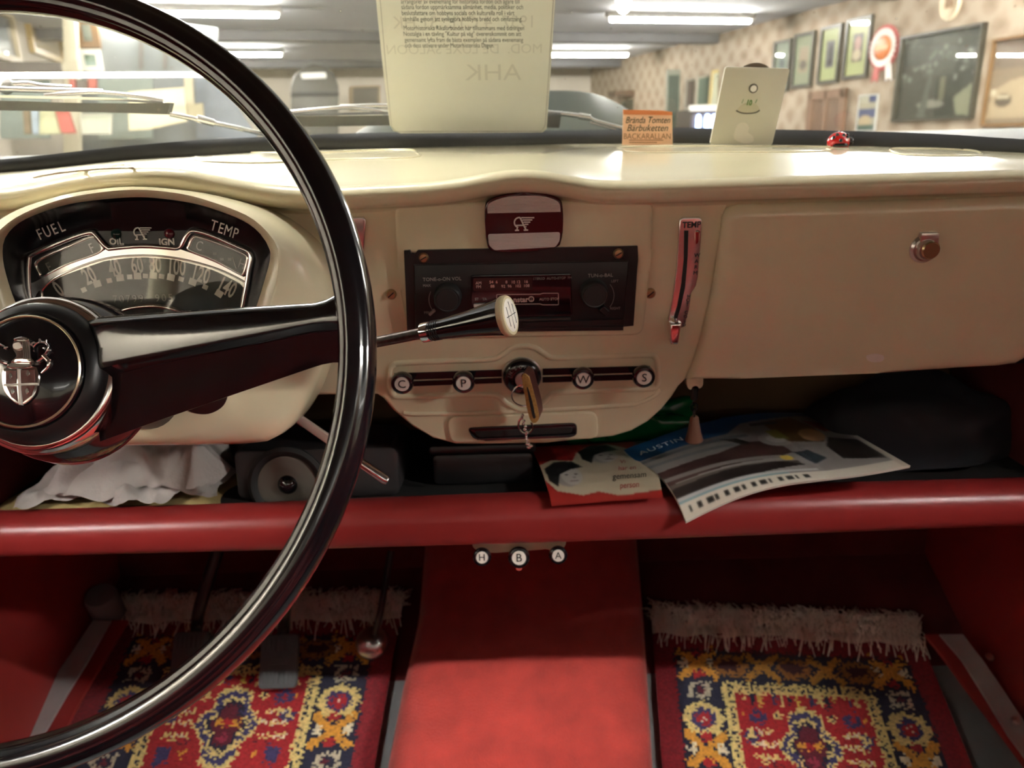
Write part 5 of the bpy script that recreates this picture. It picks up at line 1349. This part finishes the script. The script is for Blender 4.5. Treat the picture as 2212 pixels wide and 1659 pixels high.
pris('embossed_letter', KD, catmull(KD.pxs([(1586, 300), (1590, 275), (1600, 265), (1612, 266), (1618, 276), (1616, 286), (1626, 294), (1627, 306), (1610, 310)]), 3, True), -.0005, .00035, mat('pale_smudge', (.68, .64, .54), .4), pk)
# ladybird
lb0 = on_top(1810, 317)
lb = thing('ladybird', 'small red toy ladybird with black spots on the dash top', 'toy', lb0)
c = lb0 + np.array([0, 0, .0045]); sx_ = .0125
V, F = sphere(c, .0118, 28, 14, (1, .8, .88)); mk('shell', V, F, mat('ladybird_red', (.48, .012, .010), .15, coat=.8), lb, 60)
V, F = lathe(lb0, (0, 0, 1), [(.0095, .0), (.0104, .0018), (.0100, .0034)], 28); mk('base', V, F, BLACKG, lb, 40)
V, F = sphere(c + np.array([.0112, -.001, .0005]), .0044, 14, 8); mk('head', V, F, BLACKG, lb, 60)
for t, f in ((-.1, .6), (.55, .95), (-.75, .95), (.2, 1.25), (-.45, 1.4), (.85, 1.35)):
    d = np.array([math.sin(t) * math.cos(f - 1.0), -math.cos(t) * .9 * math.cos(f - .9), math.sin(f - .45)]); d = nrm(d)
    p = c + d * np.array([.0118, .0118 * .8, .0118 * .88]); V, F = sphere(p, .0019, 10, 6, (1, .6, 1)); mk('spot', V, F, BLACKG, lb, 60)
for s in (-1, 1):
    V, F = tube([c + np.array([.013, 0, .003]), c + np.array([.0165, s * .002, .0065])], .0004, 5); mk('feeler', V, F, BLACKG, lb)
# ------------------------------------------------------------------ the garage beyond the windscreen
WRF = Fr(rm(R1, 7, 1.2), -EF, (0, 0, 1))        # right wall: x runs towards the camera, n into the room
if WRF.n @ ER > 0: WRF = Fr(WRF.o, EF, (0, 0, 1))
def framed(label, fr, quad_px, img, frame_m, depth_=.03, fw=.03, mat_col=None, group=None, name='framed_picture'):
    P = fr.pxs(quad_px); us = [p[0] for p in P]; vs = [p[1] for p in P]
    u0, u1 = (us[0] + us[3]) / 2, (us[1] + us[2]) / 2; v1, v0 = (vs[0] + vs[1]) / 2, (vs[2] + vs[3]) / 2
    if u0 > u1: u0, u1 = u1, u0; img.a = img.a[:, ::-1]
    t = thing(name, label, 'picture', fr.W((u0 + u1) / 2, v0, 0), group)
    V, F = ring_prism(fr, [(u0, v0), (u1, v0), (u1, v1), (u0, v1)], [(u0 + fw, v0 + fw), (u1 - fw, v0 + fw), (u1 - fw, v1 - fw), (u0 + fw, v1 - fw)], .002, depth_)
    mk('frame', V, F, frame_m, t, 30)
    picture('print', img, lambda u, v: fr.W(u0 + fw + (u1 - u0 - 2 * fw) * u, v1 - fw - (v1 - v0 - 2 * fw) * v, .012), PRINT, t)
    pris('glass', fr, [(u0 + fw, v0 + fw), (u1 - fw, v0 + fw), (u1 - fw, v1 - fw), (u0 + fw, v1 - fw)], .016, .018, GLASSD, t)
    return t
DKF = mat('dark_picture_frame', (.035, .033, .022), .4); BRF = mat('brown_picture_frame', (.16, .085, .03), .45); GLF = mat('gold_picture_frame', (.42, .30, .12), .4)
def mount(bg, inner, fig):
    im = Img(28, 40, bg); im.rect(.24, .22, .76, .74, inner); fig(im); return im.blur(1)
g4 = 'small mounted prints on the right wall'
framed('mounted print of a pink figure, nearest of the four small framed prints', WRF, [(1834, 46), (1892, 27), (1874, 167), (1822, 173)],
       mount('#bcc48f', '#4a4550', lambda im: (im.ell(.5, .42, .14, .14, '#caa39c'), im.ell(.48, .62, .2, .1, '#d9c7ae'))), DKF, group=g4)
framed('mounted print with dark upright shape, second of the small framed prints', WRF, [(1780, 62), (1827, 46), (1810, 178), (1766, 184)],
       mount('#b3bc8c', '#6d6a78', lambda im: im.poly([(.45, .3), (.62, .3), (.66, .7), (.4, .72)], '#2b2b35')), DKF, group=g4)
framed('mounted pale brown print, third of the small framed prints', WRF, [(1720, 78), (1768, 62), (1752, 186), (1712, 192)],
       mount('#8f9680', '#a08f7e', lambda im: im.ell(.5, .6, .2, .1, '#5c544e')), DKF, group=g4)
framed('mounted grey green print, furthest of the small framed prints', WRF, [(1677, 92), (1717, 80), (1703, 196), (1668, 200)],
       mount('#7f8b7d', '#6d7d7c', lambda im: im.ell(.5, .45, .15, .1, '#47555a')), DKF, group=g4)
im = Img(60, 60, '#343936'); im.poly([(.4, 0), (.7, .0), (.72, .5), (.3, .5)], '#4a4f4b')
for k in range(40): im.ell(RNG.random(), RNG.random() * .55, .015 + .02 * RNG.random(), .015 + .02 * RNG.random(), ('#7d837c', '#596056', '#8b8f88')[k % 3])
im.poly([(.80, .98), (.74, .78), (.95, .62), (1, .60), (1, 1)], '#8b8d78'); im.rect(.55, .52, .62, .80, '#6b6b58'); im.ell(.45, .84, .18, .05, '#8a8880'); im.poly([(.28, 1), (.40, .45), (.44, .45), (.40, 1)], '#555a55'); im.blur(1)
framed('large dark framed picture behind reflecting glass on the right wall', WRF, [(1955, 86), (2139, 40), (2104, 259), (1934, 260)], im, DKF, .05, .022)
im = Img(50, 50, '#8d7c6a'); im.rect(0, 0, 1, .35, '#7c6d62'); im.poly([(0, .95), (.05, .6), (.3, .48), (1, .40), (1, .95)], '#b9a68c'); im.ell(.22, .72, .13, .08, '#5f5146'); im.ell(.06, .62, .05, .05, '#d8cbb4'); im.rect(.12, .66, .3, .70, '#d0c2aa'); im.blur(1)
framed('sepia framed photograph of an old car at the right edge', WRF, [(2150, 92), (2330, 48), (2290, 275), (2126, 268)], im, BRF, .04, .02)
im = Img(24, 32, '#b9b3a0'); im.rect(0, 0, 1, .2, '#c9c6b8'); im.rect(.55, 0, 1, .2, '#3a4a86'); im.rect(0, .38, 1, .62, '#4a5890'); im.ell(.4, .75, .35, .2, '#cdb99a'); im.rect(0, .85, 1, 1, '#4b6a66'); im.blur(1)
framed('small blue and white calendar below the rosette', WRF, [(1857, 208), (1900, 200), (1893, 282), (1853, 286)], im, mat('pale_frame', (.45, .45, .42), .5), .02, .012)
# rosette
rc = WRF.px(1915, 103); RS = WRF.at(rc[0], rc[1], .02)
rs = thing('rosette', 'red and white prize rosette with orange centre on the right wall', 'rosette', WRF.W(rc[0], rc[1] - .3, 0))
ru = abs(WRF.px(1915, 54)[1] - rc[1])
def pleated(r0, r1, n, m, w, name):
    V, F = [], []
    for k in range(n * 2):
        a = math.pi * k / n; ww = w + (.012 if k % 2 else 0)
        V += [tuple(RS.W(r0 * math.cos(a), r0 * math.sin(a), w)), tuple(RS.W(r1 * math.cos(a), r1 * math.sin(a), ww))]
    N_ = n * 2; F = [[2 * k, 2 * k + 1, (2 * k + 3) % (2 * N_), (2 * k + 2) % (2 * N_)] for k in range(N_)]
    mk(name, V, F, m, rs)
RSR = mat('rosette_red', (.42, .10, .09), .6); RSW = mat('rosette_white', (.70, .66, .62), .7)
pleated(.5 * ru, 1.0 * ru, 26, RSR, .0, 'outer_ruffle'); pleated(.4 * ru, .84 * ru, 26, RSW, .014, 'inner_ruffle')
pris('centre', RS, circ(0, 0, .54 * ru, 28), .01, .03, mat('rosette_orange', (.46, .13, .025), .4, var=.3, vscale=18), rs, .004, 2)
pris('printed_band', RS, [(-.4 * ru, -.10 * ru), (.4 * ru, -.10 * ru), (.4 * ru, .10 * ru), (-.4 * ru, .10 * ru)], .03, .0312, GLF, rs)
for s, m in ((-.3, RSR), (.35, RSW)):
    pris('ribbon_tail', RS, [(s * ru - .16 * ru, -.5 * ru), (s * ru + .16 * ru, -.5 * ru), (s * ru * 1.5 + .22 * ru, -1.5 * ru), (s * ru * 1.5, -1.35 * ru), (s * ru * 1.5 - .18 * ru, -1.5 * ru)], .0, .01, m, rs)
# oval wall plate
oc_ = WRF.px(2056, 5); OV = WRF.at(oc_[0], oc_[1], .0)
ov = thing('wall_plate', 'oval ivory wall plate above the large dark picture', 'plate', WRF.W(oc_[0], oc_[1] - .25, 0))
ou = abs(WRF.px(2056, 46)[1] - oc_[1]); ow = .72 * ou
S = [[OV.W(ow * k * math.cos(a), ou * k * math.sin(a), h) for a in np.linspace(0, 2 * math.pi, 40, endpoint=False)] for k, h in ((1, 0), (1, .02), (.93, .03), (.80, .026), (.74, .018), (.02, .02))]
V, F = loft(S, True, False, True); mk('dish', V, F, mat('ivory_glaze', (.55, .46, .33), .2, coat=.5), ov, 60)
for k in range(5): pris('relief', OV, circ((k - 2) * .16 * ow, .02 * ou + .05 * ou * (k % 2), .06 * ow, 12, .34 * ou), .018, .028, BRF, ov, .003, 1)
# louvred shutter
SHF = WRF.at(0, 0, .02)
q = [SHF.px(*p) for p in ((1752, 198), (1834, 188), (1822, 290), (1746, 292))]; u0, u1 = sorted((q[0][0], q[1][0])); v1 = q[0][1]; v0 = q[2][1] - .25
st_ = thing('louvred_shutter', 'brown louvred wooden shutter leaning on the right wall', 'shutter', SHF.W((u0 + u1) / 2, v0, 0))
SHM = mat('brown_shutter_wood', (.17, .095, .055), .55, var=.15, vscale=5)
fw = (u1 - u0) * .14
for nm, a, b, c, d in (('stile', u0, v0, u0 + fw, v1), ('stile', u1 - fw, v0, u1, v1), ('stile', (u0 + u1) / 2 - fw * .3, v0, (u0 + u1) / 2 + fw * .3, v1), ('top_rail', u0, v1 - fw * 1.1, u1, v1)):
    pris(nm, SHF, [(a, b), (c, b), (c, d), (a, d)], 0, .035, SHM, st_, .003, 1)
n = 18
for k in range(n):
    v = v0 + (v1 - fw * 1.1 - v0) * (k + .5) / n; h = (v1 - v0) / n * .42
    for a, b in ((u0 + fw, (u0 + u1) / 2 - fw * .3), ((u0 + u1) / 2 + fw * .3, u1 - fw)):
        V = [tuple(SHF.W(*p)) for p in ((a, v + h, .008), (b, v + h, .008), (b, v - h, .030), (a, v - h, .030), (a, v + h, .004), (b, v + h, .004), (b, v - h, .026), (a, v - h, .026))]
        mk('louvre', V, [[0, 1, 2, 3], [7, 6, 5, 4], [0, 4, 5, 1], [3, 2, 6, 7]], SHM, st_)
# shelf rail and blue lit cabinet left of the shutter
DKW = mat('dark_cabinet_wood', (.05, .038, .032), .5)
def cab(name, label, cat, x0, y0, x1, y1, f, m, dep=.3, doors=2, group=None, knob=True):
    fr = Fr(rm(0, f, 1.2), ER, (0, 0, 1))
    a, b = fr.px(x0, y1), fr.px(x1, y0)
    t = thing(name, label, cat, fr.W((a[0] + b[0]) / 2, a[1], -dep), group)
    pris('body', fr, [(a[0], a[1]), (b[0], a[1]), (b[0], b[1]), (a[0], b[1])], -dep, 0, m, t, .006, 1)
    w_ = (b[0] - a[0]) / max(doors, 1)
    for k in range(doors):
        pris('door', fr, rrect(a[0] + w_ * k + .015, a[1] + .015, a[0] + w_ * (k + 1) - .015, b[1] - .015, .01, 2), 0, .015, m, t, .005, 1)
    return t, fr, a, b
t, fr, a, b = cab('glass_cabinet', 'dark cabinet with blue lit shelf behind the parking disc', 'cabinet', 1488, 232, 1750, 330, 8.6, DKW, .35, 0)
BLU = mat('blue_glow', (.1, .15, .3), .3, emit=(.35, .50, 1.0), estr=1.6)
for x0, x1, y0 in ((1502, 1512, 248), (1520, 1532, 247), (1535, 1547, 247), (1706, 1726, 232), (1732, 1742, 236)):
    c0, c1 = fr.px(x0, 276, .01), fr.px(x1, y0, .01); V, F = lathe(fr.W((c0[0] + c1[0]) / 2, c0[1], .03), (0, 0, 1), [(abs(c1[0] - c0[0]) * .5, 0), (abs(c1[0] - c0[0]) * .5, (c1[1] - c0[1]) * .7), (abs(c1[0] - c0[0]) * .3, c1[1] - c0[1])], 12); mk('blue_lamp', V, F, BLU, t, 40)
pris('pale_rail', fr, [fr.px(1488, 240), fr.px(1750, 236), fr.px(1750, 222), fr.px(1488, 228)], 0, .03, BATTEN, t)
# clutter along the back: shelves, dark chest, plants
BK = Fr(rm(0, 11.6, 1.2), ER, (0, 0, 1))
def board(name, label, cat, P, f, m, th=.04, img=None, group=None):
    fr = Fr(rm(0, f, 1.2), ER, (0, 0, 1))
    pts = fr.pxs(P); base = fr.W(np.mean([p[0] for p in pts]), min(p[1] for p in pts), 0)
    t = thing(name, label, cat, base, group)
    pris('panel', fr, pts, -th, 0, m, t, .004, 1)
    c = np.mean(pts, 0); inner = [tuple(c + (np.array(p) - c) * .84) for p in pts]
    pris('inset', fr, inner, 0, .004, img or m, t)
    return t
M_ = lambda n, h, r=.6: mat(n, tuple(.55 * c for c in lin(h)), r, var=.08, vscale=4)
board('tall_frame', 'tall green framed panel right of the orange card', 'panel', [(1442, 150), (1470, 150), (1466, 300), (1438, 300)], 9.4, M_('grey_green_trim', '#a7ab9b'), .04, M_('green_panel', '#56665a'))
board('tall_frame', 'grey brown framed panel beside the green one', 'panel', [(1484, 170), (1502, 168), (1498, 236), (1480, 238)], 9.2, M_('pale_trim', '#b9b3a4'), .04, M_('brown_grey_panel', '#6f6259'))
board('tall_frame', 'green picture panel between pale posts', 'panel', [(1508, 165), (1535, 160), (1530, 228), (1504, 232)], 9.0, M_('pale_trim_2', '#c9c2ae'), .04, M_('teal_panel', '#667a6c'))
board('lit_picture', 'yellow bordered bright picture partly behind the parking disc', 'picture', [(1540, 152), (1575, 146), (1566, 232), (1532, 236)], 8.8, M_('yellow_border', '#e8cf86'), .04, M_('bright_print', '#d8dcc0'))
board('dark_box', 'brown box on a shelf at the back wall', 'box', [(1428, 163), (1450, 160), (1450, 190), (1426, 190)], 11, M_('brown_carton', '#6a5347'), .2)
board('low_shelf', 'long brown shelf along the back wall', 'shelf', [(1330, 195), (1445, 192), (1445, 205), (1330, 208)], 11.2, M_('brown_shelf', '#6b5540'), .3)
VF = []
for k, (px, py, s, hx) in enumerate(((1380, 226, .11, '#3c4a38'), (1414, 228, .11, '#46573c'), (1340, 231, .09, '#4b5040'), (1440, 236, .09, '#56584a'))):
    c = BK.W(*BK.px(px, py), .3); V, F = lumpy(c, (s, s * .8, s * .9), .35, 7, 20 + k, 30, 18, 1.0)
    o = mk('potted_plant', V, F, M_('leaf_%d' % k, hx, .8), None, 40); tag(o, ('dark green bushy plant behind the orange card', 'brighter green bushy plant right of the dark one', 'olive plant at the left end of the low shelf', 'grey green plant under the brown box')[k], 'plant', 'plants along the back wall')
board('tan_crate', 'tan wooden crate with dark opening left of the hanging paper', 'crate', [(757, 186), (822, 184), (822, 236), (757, 238)], 11, M_('tan_wood', '#a8906a'), .3, M_('crate_dark', '#5c564a'))
# dark round-topped stove shape
fr = Fr(rm(0, 9.6, 1.2), ER, (0, 0, 1))
t = thing('round_topped_cabinet', 'dark grey round topped cabinet left of the hanging paper', 'cabinet', fr.W(*fr.px(682, 330), 0))
P = fr.pxs([(628, 330), (628, 190), (634, 165), (650, 148), (676, 138), (702, 142), (722, 158), (732, 185), (732, 330)])
pris('body', fr, P, -.5, 0, M_('soot_grey', '#55544b', .45), t, .02, 2); pris('band', fr, fr.pxs([(628, 200), (732, 198), (732, 206), (628, 209)]), 0, .02, M_('soot_black', '#2e2e2f'), t, .004, 1)
pris('painted_reflection', fr, rpoly(fr.pxs([(648, 158), (704, 156), (706, 169), (652, 171)]), .02), .0, .02, BATTEN, t, .004, 1)  # pale strip painted as light reflected in the rounded top
# beams across the ceiling
for i, f in enumerate((5.9, 8.9, 11.8)):
    fr = Fr(rm((R0 + R1) / 2, f, ZC), ER, (0, 0, 1)); o = pris('trim_%d' % (20 + i), fr, [(-3.94, -.10), (3.94, -.10), (3.94, -.001), (-3.94, -.001)], -.08, .08, M_('beam_grey_%d' % i, '#8d8d90', .8), None, .006, 1); o['kind'] = 'structure'
# pendant bulb
pc_ = depth(1347, 6, 4.3)
t = thing('pendant_lamp', 'bare glowing pendant bulb with pale shade beyond the windscreen', 'lamp', pc_)
V, F = sphere(pc_, .040, 18, 12, (1, 1, 1.35)); mk('bulb', V, F, TUBEM, t, 60)
V, F = lathe(pc_ + np.array([0, 0, .10]), (0, 0, -1), [(.02, -.02), (.03, .0), (.032, .07)], 20); mk('holder', V, F, BATTEN, t, 40)
V, F = tube([pc_ + np.array([0, 0, .10]), (pc_[0], pc_[1], ZC)], .004, 6); mk('flex', V, F, BLACKS, t)
# ---- left side
WLF = Fr(rm(R0, 7, 1.2), EF, (0, 0, 1))
if WLF.n @ ER < 0: WLF = Fr(WLF.o, -EF, (0, 0, 1))
PBF = Fr(rm(0, 7.45, 1.2), ER, (0, 0, 1))
pb_ = thing('display_panel', 'grey blue display panel carrying two framed pictures', 'panel', PBF.W(*PBF.px(300, 420), -.05))
pris('panel_sheet', PBF, PBF.pxs([(150, 20), (470, 60), (470, 420), (150, 420)]), -.04, -.002, M_('panel_blue_grey', '#868d8e'), pb_)
for x_ in (300, 352): pris('batten', PBF, PBF.pxs([(x_, 40), (x_ + 10, 40), (x_ + 10, 150), (x_, 150)]), -.003, .02, M_('panel_batten_%d' % x_, '#77756e'), pb_)
im = Img(30, 36, '#b39a72'); im.ell(.5, .45, .3, .25, '#8f7a5a'); im.ell(.45, .35, .12, .2, '#7b684d'); im.rect(0, .75, 1, 1, '#c6a878'); im.noise(.1).blur(2)
framed('gold framed brown painting on the left wall', WLF, [(50, 20), (128, 38), (134, 134), (60, 118)], im, GLF, .05, .05)
im = Img(20, 30, '#8b95a8'); im.rect(0, .6, 1, 1, '#9aa6bd'); im.blur(1)
framed('pale blue framed picture at the far left edge', WLF, [(-70, 0), (22, 22), (30, 134), (-60, 116)], im, mat('pale_wood_frame', (.5, .42, .28), .5), .05, .05)
im = Img(20, 30, '#6f7f80'); im.rect(0, .7, 1, 1, '#5d6a66'); im.blur(1)
framed('dark wooden framed picture hung high beside the white post', PBF, [(163, 34), (214, 44), (218, 112), (166, 98)], im, BRF, .05, .05)
im = Img(20, 20, '#7fa097'); im.poly([(0, 0), (.6, 0), (0, .5)], '#3f6d5f'); im.rect(0, .6, 1, 1, '#8fb0ae'); im.blur(1)
framed('small teal framed picture below the dark wooden one', PBF, [(170, 102), (220, 112), (224, 158), (174, 152)], im, mat('white_frame', (.7, .68, .62), .5), .04, .04)
fr = Fr(rm(0, 7.2, 1.2), ER, (0, 0, 1))
t = thing('white_post', 'white painted post in front of the left wall', 'post', fr.W(*fr.px(150, 420), 0))
pris('shaft', fr, fr.pxs([(137, -40), (160, -40), (170, 150), (176, 420), (140, 420), (142, 150)]), -.06, .06, M_('white_post_paint', '#efe6c8'), t, .008, 1)
pris('bracket', fr, fr.pxs([(128, 156), (146, 130), (172, 130), (176, 156)]), -.05, .07, MATS['white_post_paint'], t, .006, 1)
board('dark_pelmet', 'dark board under the framed pictures left of the post', 'board', [(-20, 132), (128, 134), (132, 156), (-20, 156)], 6.5, M_('pelmet_brown', '#5b534e'), .05)
board('dark_pelmet', 'dark board right of the white post above the bright lamp', 'board', [(222, 140), (410, 140), (410, 156), (222, 156)], 7.6, M_('pelmet_grey', '#625e55'), .05)
lc = fluorescent(depth(207, 162, 4.8), ER, 1.3, 'long low fluorescent lamp above the left workbench', 'workbench lamps', 0.0, .011, False, mat('lit_bench_tube', (.9, .9, .9), .4, emit=(1.0, .95, .82), estr=5.0))
# bench with boards leaning under the lamp
BF2 = 6.4
bt = thing('workbench', 'grey workbench under the low lamp on the left', 'workbench', rm(-2.0, 6.3, 0))
V, F = box(rm(-1.25, 6.35, 1.02), (1.7, .7, .05), RA); mk('bench_top', V, F, M_('bench_grey', '#8c8a80'), bt)
for dr in (-.75, .75):
    for df in (-.28, .28):
        V, F = box(rm(-1.25 + dr, 6.35 + df, .5), (.07, .07, 1.0), RA); mk('leg', V, F, MATS['bench_grey'], bt)
def lean(name, label, cat, P, f, hexc, inset=None):
    board(name, label, cat, P, f, M_('tone_' + label.replace(' ', '_')[:40], hexc), .03, M_('tone2_' + label.replace(' ', '_')[:40], inset) if inset else None, 'things along the left workbench')
lean('panel', 'grey teal panel at the left end of the bench', 'panel', [(0, 172), (108, 172), (108, 300), (0, 300)], 6.9, '#94a39d')
lean('panel', 'second grey teal panel behind the white sign', 'panel', [(212, 170), (330, 170), (330, 300), (212, 300)], 6.95, '#9caaa2')
lean('book', 'red book standing left of its twin under the lamp', 'book', [(148, 170), (163, 170), (164, 198), (150, 198)], 6.3, '#b9544a')
lean('book', 'red book standing right of a dark box under the lamp', 'book', [(188, 170), (208, 170), (209, 196), (190, 196)], 6.3, '#bd5a4c')
lean('dark_box', 'small dark box between the red books', 'box', [(164, 172), (187, 172), (188, 196), (166, 196)], 6.25, '#5a504a')
lean('board', 'tall red board leaning below the wiper', 'board', [(118, 238), (148, 238), (164, 288), (132, 288)], 6.15, '#c4594d')
lean('board', 'pale yellow green board beside the red one', 'board', [(85, 236), (120, 236), (132, 290), (84, 290)], 6.18, '#c9cba0')
lean('board', 'narrow pale blue board next to the yellow green one', 'board', [(66, 236), (84, 236), (86, 290), (70, 290)], 6.22, '#a9bccb')
lean('board', 'thin brown board at the left of the blue one', 'board', [(48, 234), (64, 234), (68, 290), (52, 290)], 6.26, '#8b7a5c')
lean('board', 'white framed pale board in the middle of the bench', 'board', [(172, 246), (242, 246), (240, 290), (176, 290)], 6.2, '#d9d8c6', '#c3c9b4')
lean('sign', 'large cream sign right of the wiper tip', 'sign', [(276, 198), (398, 188), (404, 262), (320, 280), (278, 282)], 6.1, '#eadfb8')
lean('lamp_base', 'small cream jar beside the cream sign', 'jar', [(402, 226), (438, 222), (440, 252), (404, 256)], 6.6, '#d8cda6')
lean('post', 'thin cream post at the right of the sign', 'post', [(396, 160), (416, 160), (420, 245), (402, 245)], 6.7, '#ddd3b2')
lean('panel', 'blue grey panel seen just inside the wheel rim', 'panel', [(424, 165), (470, 165), (560, 300), (424, 300)], 7.1, '#8b96a3')
